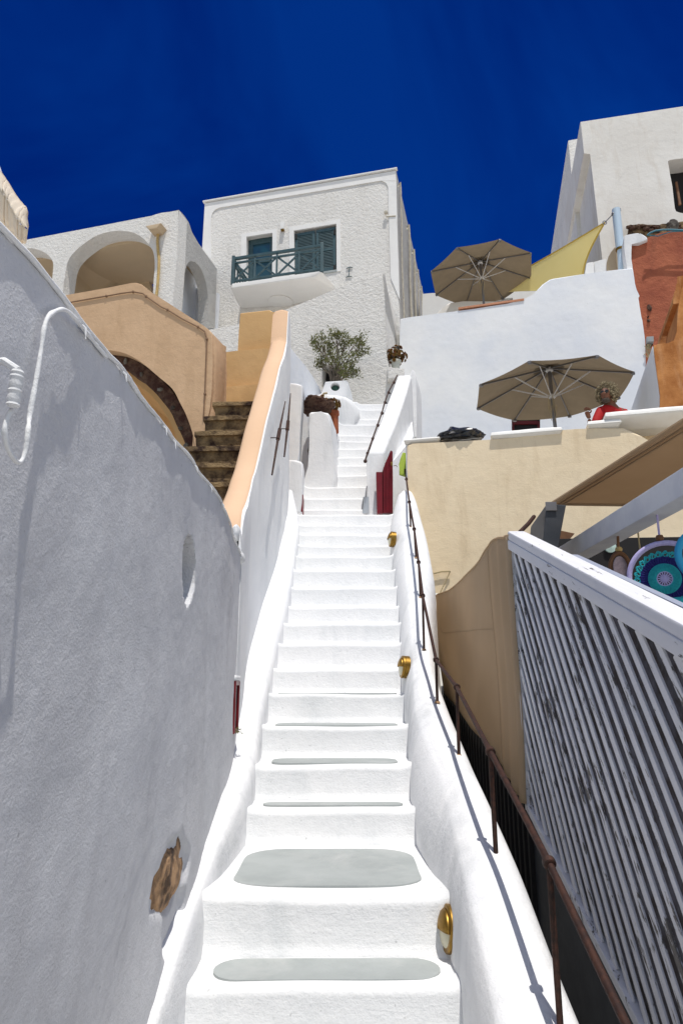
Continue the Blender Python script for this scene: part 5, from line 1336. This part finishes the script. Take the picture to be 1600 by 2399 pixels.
# hand holding the cushion edge: palm + fingers
def finger(base,dirs,rad,lens):
    pts=[base]; 
    for d,l in zip(dirs,lens): pts.append(pts[-1]+d.normalized()*l)
    return pts
pv=[];pe=[];pr=[]
wr=hand+Vector((.05,.05,-.07)); pv+= [wr,hand+Vector((.025,.03,-.02)),hand+Vector((0,.0,.03))]; pe+=[(0,1),(1,2)]; pr+=[.028,.036,.034]
palm=skin('hand',pv,pe,[(.028,.02),(.042,.022),(.040,.02)],M['skin'],person)
bm=bmesh.new()
for i in range(4):
    o=hand+Vector((-.036+.022*i,-.02,.042-.006*abs(i-1))); dirs=[Vector((-.1,-.5,.7)),Vector((.05,-.8,-.3)),Vector((.1,.2,-.9))]
    P=finger(o,dirs,.01,(.036-.004*(i==3),.026,.02)); add_tube(bm,P,[.0105,.0100,.009,.007],8)
P=finger(hand+Vector((.045,-.005,.0)),[Vector((.3,-.6,.5)),Vector((-.5,-.5,.4))],.01,(.035,.028)); add_tube(bm,P,[.012,.011,.008],8)
put('fingers',bm,M['skin'],person,smooth=60)

# ================= street handrail on the right kerb =================
posts=[(L(6,(342,1610))[0],L(6,(315,1150))[0]),(L(6,(178,1165))[0],L(6,(172,865))[0]),(L(6,(83,930))[0],L(6,(78,745))[0]),(L(9,(1358,1165))[0],L(9,(1350,770))[0]),
       (L(9,(1333,780))[0],L(9,(1310,524))[0]),(L(9,(1300,490))[0],L(9,(1277,280))[0]),(L(9,(1262,265))[0],L(9,(1243,82))[0])]
rail=thing('iron_handrail','rusty iron pipe handrail with collars on the right stair kerb','handrail',onS(posts[3][0],.34))
tops=[]; first=True
plist=[]
for pb0,pt0 in posts:
    b=onS(pb0,.345); t_=onY(pt0,b.y); t_.x=(t_.x*.5+b.x*.5); plist.append((b,t_))
# nearest post, foot below the frame
pn=onX(S(6,575,1640),plist[0][1].x+.015); pnb=Vector((pn.x,pn.y,SK(pn.y)+.3))
plist.insert(0,(pnb,pn))
end_near=onX(S(0,1450,2380),plist[0][1].x+.03)
e2=onS(S(10,1345,1212),.45,9.2,12) if False else onY(S(10,1345,1212),9.9); e1=onY(S(10,1316,1012),10.6)
line=[end_near]+[p[1] for p in plist]+[e2,e1]
bm=bmesh.new()
for a_,b_ in zip(line,line[1:]): add_tube(bm,[a_,b_],.0125,12)
put('rail',bm,M['rust'],rail,smooth=50)
for (b,t_) in plist:
    bm=bmesh.new(); add_tube(bm,[b-Vector((0,0,.06)),t_],.011,10); put('post',bm,M['rustdk'],rail)
    bm=bmesh.new(); add_lathe(bm,b-Vector((0,0,.01)),[(.022,0),(.016,.012),(.012,.016)],(0,0,1),10,.004); put('foot_rust',bm,M['bare'],rail)
for j,q in enumerate(line[1:]):
    i=line.index(q); d=(line[min(i+1,len(line)-1)]-line[i-1]).normalized()
    bm=bmesh.new(); add_lathe(bm,q-d*.016,[(.015,0),(.022,.005),(.0235,.016),(.022,.027),(.015,.032)],d,14); put('collar',bm,M['rustdk'],rail)
# brass step lamps
def lamp(px,label,X=None,r=.068):
    c=onX(px,X); t=thing('brass_lamp',label,'wall lamp',c,'brass step lamps on the right kerb')
    ax=Vector((-1,-.12,.08)).normalized(); b=c+ax*.004
    bm=bmesh.new(); add_lathe(bm,b,[(r,-.03),(r,.008),(r*.97,.010),(r*.97,.013),(r,.015),(r,.030),(r*.93,.036),(r*.60,.038)],ax,32); put('housing',bm,M['brass'],t,smooth=35)
    bm=bmesh.new(); add_lathe(bm,b+ax*.036,[(r*.78,0),(r*.68,.008),(r*.48,.015),(r*.2,.019),(0,.020)],ax,28); put('lens',bm,M['glass'],t,smooth=60)
    bm=bmesh.new(); secs=[]
    for i in range(13):
        a=PI*i/12; row=[]
        for rr,hh_ in ((.84,-.002),(.72,.014),(.50,.025),(.22,.034),(.0,.038)):
            u_=ax.cross(Vector((0,0,1))).normalized(); w_=u_.cross(ax)
            if w_.z<0: w_=-w_
            row.append(b+ax*(.041+hh_*.8)+(u_*math.cos(a)+w_*math.sin(a))*r*max(rr,.001))
        secs.append(row)
    add_loft(bm,secs,False,False); o=put('hood',bm,M['brass'],t,smooth=60); m=o.modifiers.new('t','SOLIDIFY'); m.thickness=.004
def kx(Y): return XR(Y)+.012
for px,lab in ((S(8,1328,830),'lowest and largest brass lamp by the bottom steps'),(S(9,1222,1295),'middle brass lamp halfway up the right kerb'),(S(9,1130,357),'topmost brass lamp just below the red gate')):
    # solve on kerb inner face
    X=.5
    for _ in range(25):
        q=onX(px,X); X=.6*X+.4*kx(min(max(q.y,2),9.6))
    lamp(px,lab,X,.100)

# ================= slatted fence =================
FX=1.2
def fq(n,x,y,X=FX): return onX(S(n,x,y),X)
fe=thing('slatted_fence','peeling white fence panel of diagonal slats with thick white top rail','fence',fq(0,1205,1830))
TL=fq(0,1178,1262); BL=fq(0,1208,1828); TR=fq(12,1568,1440); slope=(TL.z-TR.z)/(TL.y-TR.y)
BR=fq(0,1480,2351); sb=(BL.z-BR.z)/(BL.y-BR.y)
Yf=TL.y; Yn=1.0
def zt_f(Y): return TL.z+(Y-Yf)*slope
def zb_f(Y): return BL.z+(Y-BL.y)*sb
bm=bmesh.new()
yf=Yf-.02; ang=math.radians(54); dy=.158
# diagonal slats clipped between the rails, running up and away
lines=[]
c=-6
y0=Yn-3
k=0; rng=random.Random(5)
while y0<Yf+.0:
    # slat centre line z = zb_f(y0)+ (y-y0)*tan(ang)
    tn=math.tan(ang)
    zs=zb_f(y0)
    # intersection with top
    ye=(TL.z-Yf*slope - zs + y0*tn)/(tn-slope) if tn!=slope else yf
    ya=max(y0,Yn); yb=min(ye,yf)
    if yb>ya+.03:
        a=Vector((FX-.004,ya,zs+(ya-y0)*tn)); b=Vector((FX-.004,yb,zs+(yb-y0)*tn))
        wj=rng.uniform(-.006,.006); add_bar(bm,a+Vector((0,0,wj)),b+Vector((0,rng.uniform(-.006,.006),wj)),.010+rng.uniform(0,.004),.040+.006*rng.uniform(-1,1),up=Vector((0,-math.sin(ang),math.cos(ang))),bev=.003)
    y0+=dy*1.0; k+=1
put('slats',bm,M['peel'],fe,smooth=30)
# backing board (dark slats behind)
bm=bmesh.new(); add_prism(bm,[Vector((FX+.035,Yn,zb_f(Yn))),Vector((FX+.035,Yf-.02,zb_f(Yf-.02))),Vector((FX+.035,Yf-.02,zt_f(Yf))),Vector((FX+.035,Yn,zt_f(Yn)))],Vector((.012,0,0)),0); put('backing',bm,simple('weathered_board',(.14,.14,.17),.9,0,(.065,.055,.055),9,.002),fe)
def rail_bar(zf,X,h,w_,mat,name,off,bev=.008,y1=None):
    bm=bmesh.new(); add_bar(bm,Vector((X,Yn,zf(Yn)+off)),Vector((X,y1 or Yf+.02,zf(y1 or Yf+.02)+off)),w_,h,up=Vector((0,0,1)),bev=bev); put(name,bm,mat,fe,smooth=40)
hgap=(fq(12,68,372,1.16).z-fq(12,75,455,FX).z)
rail_bar(zt_f,FX-.012,.066,.05,M['peelrail'],'upper_batten',.036)
rail_bar(zt_f,FX+.03,.062,.125,M['peelrail'],'top_rail',.100,.014)
rail_bar(zb_f,FX-.005,.05,.05,M['peel'],'bottom_rail',-.015,y1=Yf-.02)
bm=bmesh.new(); add_bar(bm,Vector((FX,Yf,zb_f(Yf)-.05)),Vector((FX,Yf,zt_f(Yf)+.02)),.05,.045,up=Vector((0,1,0)),bev=.005); put('end_post',bm,M['peel'],fe)
# dark plinth below
pn_=thing('dark_plinth','dark grey boarded plinth beneath the slatted fence and canvas','plinth',(1.25,3,-1.6))
bm=bmesh.new()
add_prism(bm,[Vector((1.26,.9,-4.0)),Vector((1.26,8.7,-2.6)),Vector((1.26,8.7,.30)),Vector((1.26,Yf,zb_f(Yf)+.08)),Vector((1.26,.9,zb_f(.9)+.05))],Vector((.06,0,0)),0)
put('board',bm,M['darkgrey'],pn_,smooth=30)
bm=bmesh.new(); yy_=4.9
while yy_<8.6: 
    z1=np.interp(yy_,[4.6,8.6],[zb_f(Yf)+.06,.28]); add_box(bm,(1.245,yy_,z1-.6),.03,.045,1.2); yy_+=.13
put('battens',bm,M['dark'],pn_,smooth=30)
# ================= tan canvas =================
cv_=thing('tan_canvas_screen','tan canvas windbreak laced between fence end and cream terrace','canvas screen',(1.2,6,0))
topc=[fq(0,1172,1228,1.19),fq(0,1140,1236,1.19),fq(5,590,1075,1.19),fq(5,500,1200,1.19),fq(5,420,1290,1.19),fq(5,340,1350,1.19),fq(5,285,1368,1.19)]
botc=[fq(6,462,1365,1.19),fq(6,440,1330,1.19),fq(6,350,1170,1.19),fq(6,280,1085,1.19),fq(6,200,990,1.19),fq(6,120,890,1.19),fq(6,78,640,1.19)]
tpf=sorted([(p.y,p.z) for p in topc]); bpf=sorted([(p.y,p.z) for p in botc])
Ya,Yb=4.66,8.55
def fold(Y,s): 
    f=0
    if Y<5.4: f+=.028*math.sin((Y-4.66)*26)*max(0,1-(Y-4.66)/.75)*(1-.2*s)
    f+=.02*nz((0,Y,s*1.5),1.2,3); f+=.018*math.exp(-((Y-6.3+.9*s)/.25)**2)*.5
    return f
bm=bmesh.new(); n1,n2=110,36; g=[]
for i in range(n1+1):
    Y=Ya+(Yb-Ya)*i/n1; zt=lerp(Y,tpf); zb=lerp(Y,bpf); row=[]
    for j in range(n2+1):
        s=j/n2; row.append(bm.verts.new((1.175-fold(Y,s)+(.0),Y,zb+(zt-zb)*s)))
    g.append(row)
for i in range(n1):
    for j in range(n2): bm.faces.new((g[i][j],g[i+1][j],g[i+1][j+1],g[i][j+1]))
o=put('sheet',bm,M['canvas'],cv_,smooth=70); m=o.modifiers.new('t','SOLIDIFY'); m.thickness=.003; m.offset=0
def seam(ys,off=.008,r=.004):
    bm=bmesh.new(); pts=[]
    for Y,s in ys: zt=lerp(Y,tpf); zb=lerp(Y,bpf); pts.append(Vector((1.175-fold(Y,s)-off,Y,zb+(zt-zb)*s)))
    add_tube(bm,pts,r,6); return bm
seams=bmesh.new()
sy=fq(6,340,600,1.19).y
put('hem',seam([(Y,.995) for Y in np.linspace(Ya,Yb,60)],.002,.008),M['canvas'],cv_)
put('seam',seam([(sy,s) for s in np.linspace(.02,.98,20)],.001,.005),M['canvas'],cv_)
put('seam',seam([(Y,lerp(Y,[(sy,.60),(Yb,.55)])+.05*math.sin((Y-sy)*.9)) for Y in np.linspace(sy,Yb,24)],.001,.004),M['canvas'],cv_)
# pale hook / cord on the cream wall
pts=[vq(5,*q,-.04) for q in ((258,1262),(300,1252),(346,1250))]
bm=bmesh.new(); add_tube(bm,pts,.012,6); add_tube(bm,[pts[-1],vq(5,318,1310,-.03),vq(5,280,1390,-.03)],.008,6); put('hanging_rope',bm,M['rope'],None,pts[0],50,'pale rope tied to a hook on the cream wall above the canvas','rope')

# ================= pergola =================
pg=thing('pergola','shop pergola with white beam and dark grey end post','pergola',(1.55,5.6,-.4))
a=fq(12,1000,0,1.75); 
# white beam: upper-left edge pixels (470,495)->(1095,0) c12
bX=1.85; p1=onX(S(12,475,495),bX); p2=onX(S(12,1095,0),bX); zb_=(p1.z+p2.z)/2
hb_=.15; wb_=.15
bm=bmesh.new(); add_box(bm,(bX+wb_/2,(p1.y+.6+1.4)/2,p1.z-hb_/2+.0),wb_,p1.y+.6-1.4,hb_,None,.008); put('beam',bm,M['whitewood'],pg,smooth=40)
# grey post
gp=[S(12,372,112),S(12,545,122),S(12,462,470),S(12,300,420)]
Yp=5.15
q=[onY(p,Yp) for p in gp]
bm=bmesh.new(); add_hull(bm,[q[0],q[1],onY(S(12,455,600),Yp),onY(S(12,330,560),Yp),onY(S(12,232,290),Yp+.5)+Vector((0,0,-.02)),onY(S(12,215,520),Yp+.5),q[1]+Vector((.0,.4,0)),onY(S(12,455,600),Yp)+Vector((0,.4,0))]); bevel_all(bm,.008,2); put('end_post',bm,M['darkgrey'],pg,smooth=40)
bm=bmesh.new(); add_box(bm,onY(S(12,412,135),Yp-.012),.085,.01,.07,None,.002); put('bracket',bm,M['alud'],pg)
bm=bmesh.new(); add_tube(bm,[onY(S(12,140,360),4.95),onY(S(12,215,285),5.1),onY(S(12,262,225),5.3)],.016,8); put('lashing',bm,M['rust'],pg)
# awning sheet
zA=1.5; e1_=onZ(S(12,440,108),zA); e2_=onZ(S(5,1568,470),zA)
f1=onZ(S(12,530,236),zA-.06)
aw=thing('tan_awning','tan fabric awning roof sheltering the shop at right edge','awning',Vector((e1_.x,e1_.y,0)))
d12=(e1_-e2_).normalized(); 
n1,n2=40,30
def aw_pt(u,v):
    a_=e2_-d12*.9; b_=e1_; p=a_.lerp(b_,u); fr=onZ(S(12,1568,216),zA-.06); q2=f1.lerp(fr,.0)
    far=Vector((e1_.x+ (v)*3.2, e1_.y+.12+.0*v, zA-.06))
    # right direction +x
    p=p+Vector((3.2*v,.10*v*u,-.02*v)); p.z+= -.05*math.sin(PI*u)*math.sin(PI*min(1,v*1.2)); return p
bm=bmesh.new(); g=[[bm.verts.new(aw_pt(i/n1,j/n2)) for j in range(n2+1)] for i in range(n1+1)]
for i in range(n1):
    for j in range(n2): bm.faces.new((g[i][j],g[i+1][j],g[i+1][j+1],g[i][j+1]))
o=put('fabric',bm,M['awning'],aw,smooth=70); m=o.modifiers.new('t','SOLIDIFY'); m.thickness=.004
bm=bmesh.new()
for k,(r_,dz) in enumerate(((.022,-.0),(.006,-.055),(.006,-.10))):
    pts=[aw_pt(u_,.0)+Vector((-.02+.03*k,0,dz*.2-.01)) for u_ in np.linspace(0,1,20)]; add_tube(bm,pts,r_,8)
put('edge_hem',bm,M['awning'],aw)
bm=bmesh.new(); pts=[aw_pt(1,v_) for v_ in np.linspace(0,1,20)]; add_tube(bm,pts,.02,8); put('far_hem',bm,M['awning'],aw)
# shop back wall (dark)
ds=thing('shop_wall','dark charcoal shop wall behind the hanging dream catchers','wall',(2.5,6.2,-1))
bm=bmesh.new(); z1=onY(S(12,1000,425),6.2).z; add_prism(bm,[Vector((1.5,6.3,-1)),Vector((5.5,5.9,-1)),Vector((5.5,5.9,z1)),Vector((1.5,6.3,z1+.02))],Vector((0,.1,0)),.005); put('board',bm,M['dark'],ds)
bm=bmesh.new(); add_lathe(bm,onY(S(12,930,488),6.18),[(0,-.02),(.055,-.02),(.055,.0),(0,.01)],(0,-1,0),18); put('sticker_disc',bm,simple('pale_disc',(.5,.66,.6),.5),ds)
bm=bmesh.new(); P=[onY(S(12,*q_),6.6) for q_ in ((470,340),(620,372),(560,440),(470,480))]; add_prism(bm,P,Vector((0,.1,0)),.005); put('wooden_gable',bm,M['wood'],ds)
# grey counter behind fence; its shaded inside painted blue grey
bm=bmesh.new(); X=1.62; p1=onX(S(12,660,585),X); p2=onX(S(12,1568,1010),X)
add_bar(bm,p1+(p1-p2)*.1-Vector((0,0,.13)),p2+(p2-p1)*.6-Vector((0,0,.13)),.05,.26,bev=.006); put('back_rail',bm,simple('shaded_rail_grey',(.30,.33,.42),.6),None,p1,40,'smooth grey counter behind the fence top rail, shade in its colour','backrail')

# ================= dream catchers =================
def hang(top,bot,mat,r,parent): 
    bm=bmesh.new(); add_tube(bm,[top,top.lerp(bot,.5)+Vector((.004,0,0)),bot],r,6); return put('cord',bm,mat,parent)
Yd=4.0
c=onY(S(12,1405,770),Yd); d_=c.y*ct+c.z*st; px=d_/F
dc=thing('crochet_dream_catcher','large round dream catcher with turquoise and navy crochet in a lilac hoop','dream catcher',c)
fn=(-c).normalized(); fn.z*=.3; fn.normalize()
Ro=315/3.7333*px*.98
oc_=onY(S(12,1430,760),Yd)
bm=bmesh.new(); add_torus(bm,oc_,Ro,.016,fn,56,10); put('hoop',bm,M['lilac'],dc,smooth=60)
def radial(bm,cc,r0,r1,n,th,amp,wave,off,seed=0,sw=.3):
    ux=fn.cross(Vector((0,0,1))).normalized(); uy=ux.cross(fn)
    for i in range(n):
        a0=2*PI*i/n; a1=a0+sw*2*PI/n
        p=cc+(ux*math.cos(a0)+uy*math.sin(a0))*r0+fn*off; q=cc+(ux*math.cos(a1)+uy*math.sin(a1))*(r1+amp*math.sin(wave*a0))+fn*off
        add_tube(bm,[p,p.lerp(q,.5)+fn*.004,q],th,5)
Rk=Ro*.82
bm=bmesh.new(); radial(bm,c,.006,.045*Rk/.2,16,.0035,0,0,.012); radial(bm,c,.0,.03*Rk/.2,16,.004,0,0,.013,sw=1.2)
add_torus(bm,c+fn*.012,.050*Rk/.2,.005,fn,30,6); add_lathe(bm,c+fn*.012,[(.0,0),(.008,0),(.008,.006),(0,.006)],fn,10); put('rosette',bm,M['lilac'],dc)
bm=bmesh.new()
for k in range(6): add_torus(bm,c+fn*.008,(.058+.0085*k)*Rk/.2,.0055,fn,40,6)
radial(bm,c,.050*Rk/.2,.102*Rk/.2,60,.003,0,0,.014); put('turquoise_ring',bm,M['turq'],dc)
bm=bmesh.new()
for k in range(5): add_torus(bm,c+fn*.004,(.110+.010*k)*Rk/.2,.0055,fn,44,5)
radial(bm,c,.102*Rk/.2,.155*Rk/.2,52,.0045,.004,13,.006); put('navy_ring',bm,M['navy'],dc)
bm=bmesh.new()
for i in range(26):
    a=2*PI*i/26; ux=fn.cross(Vector((0,0,1))).normalized(); uy=ux.cross(fn); q=c+(ux*math.cos(a)+uy*math.sin(a))*(.172*Rk/.2)+fn*.004
    add_torus(bm,q,.017*Rk/.2,.0045,fn,12,5); add_torus(bm,q+(ux*math.cos(a)+uy*math.sin(a))*.012,.008,.003,fn,8,4)
radial(bm,c,.155*Rk/.2,.19*Rk/.2,44,.003,0,0,.004,sw=.8); put('scalloped_edge',bm,M['turq'],dc)
ht=onY(S(12,1322,150),Yd); hb2=onY(S(12,1362,440),Yd)
hang(ht+Vector((0,0,.10)),hb2,M['lilac'],.007,dc); bm=bmesh.new(); add_lathe(bm,onY(S(12,1360,412),Yd)-Vector((0,0,.02)),[(0,0),(.018,.004),(.024,.02),(.018,.036),(0,.04)],(0,0,1),14); put('bead',bm,M['wood'],dc,smooth=60)
bm=bmesh.new(); radial(bm,oc_,Ro*.93,Ro*1.0,8,.003,0,0,0); put('lacing',bm,M['lilac'],dc)
# smaller oval catcher
c2=onY(S(12,1015,680),4.6); d2=(c2.y*ct+c2.z*st)/F
ov=thing('oval_dream_catcher','small oval brown dream catcher with pale lace centre','dream catcher',c2)
bm=bmesh.new(); add_torus(bm,c2,78/3.7333*d2,.016,fn,40,8,squash=1.75); put('hoop',bm,M['wood'],ov,smooth=60)
bm=bmesh.new(); add_lathe(bm,Vector((0,0,0)),[(0,-.004),(62/3.7333*d2,-.004),(62/3.7333*d2,.004),(0,.004)],(0,-1,0),26,.012)
for v in bm.verts: v.co=c2+Vector((v.co.x,v.co.y,v.co.z*1.75))
put('lace',bm,M['lace'],ov)
hang(onY(S(12,992,370),4.6)+Vector((0,0,.12)),onY(S(12,1000,530),4.6),M['wood'],.010,ov)
bm=bmesh.new(); add_lathe(bm,onY(S(12,1003,512),4.6)-Vector((0,0,.02)),[(0,0),(.02,.006),(.025,.02),(.02,.034),(0,.04)],(0,0,1),12); put('bead',bm,M['ochrepipe'],ov)
# cord only
a=onY(S(12,1158,255),4.5); b=onY(S(12,1190,530),4.5); bm=bmesh.new(); add_tube(bm,[a+Vector((0,0,.15)),a.lerp(b,.5),b],.006,6); put('hanging_string',bm,M['rope'],None,b,50,'thin brown cord hanging between the two dream catchers','cord')
# blue hoop at the frame edge
c3=onY(S(12,1690,560),3.7); bh=thing('blue_dream_catcher','bright blue hoop dream catcher cut by the right edge','dream catcher',c3)
bm=bmesh.new(); add_torus(bm,c3,150/3.7333*(c3.y*ct+c3.z*st)/F,.02,fn,48,10,squash=1.3); put('hoop',bm,M['blueh'],bh,smooth=60)
bm=bmesh.new(); p=onY(S(12,1480,965),3.9); q=onY(S(12,1640,955),3.9); add_tube(bm,[p,p.lerp(q,.5),q],.022,10); put('turquoise_tube',bm,M['turq'],None,p,60,'turquoise wrapped rod lying below the large dream catcher','rod')

# ================= ground =================
prof=[(-400,-60),(-60,-14),(-8,-2.2),(-3,-1.75),(0,-1.72),(2.4,-1.74),(3.5,-1.4),(6.3,-.75),(9.6,1.2),(11,2.0),(13.5,4.2),(17,6.2),(21,8.5),(28,10.5),(45,13),(400,20)]
bm=bmesh.new(); secs=[]
for X in (-400,-60,-20,-8,-4,-2,-1,0,.8,1,1.6,2,4,8,20,60,400):
    secs.append([Vector((X,y,z-(2.8 if .95<X<1.9 and -1<y<9 else (.25 if 1<X<9 and 2<y<9 else 0))-.15*min(3,max(0,abs(X)-8)/20))) for y,z in prof])
add_loft(bm,secs,False,False); put('hillside_ground',bm,M['ground'],None,None,60,kind='structure')
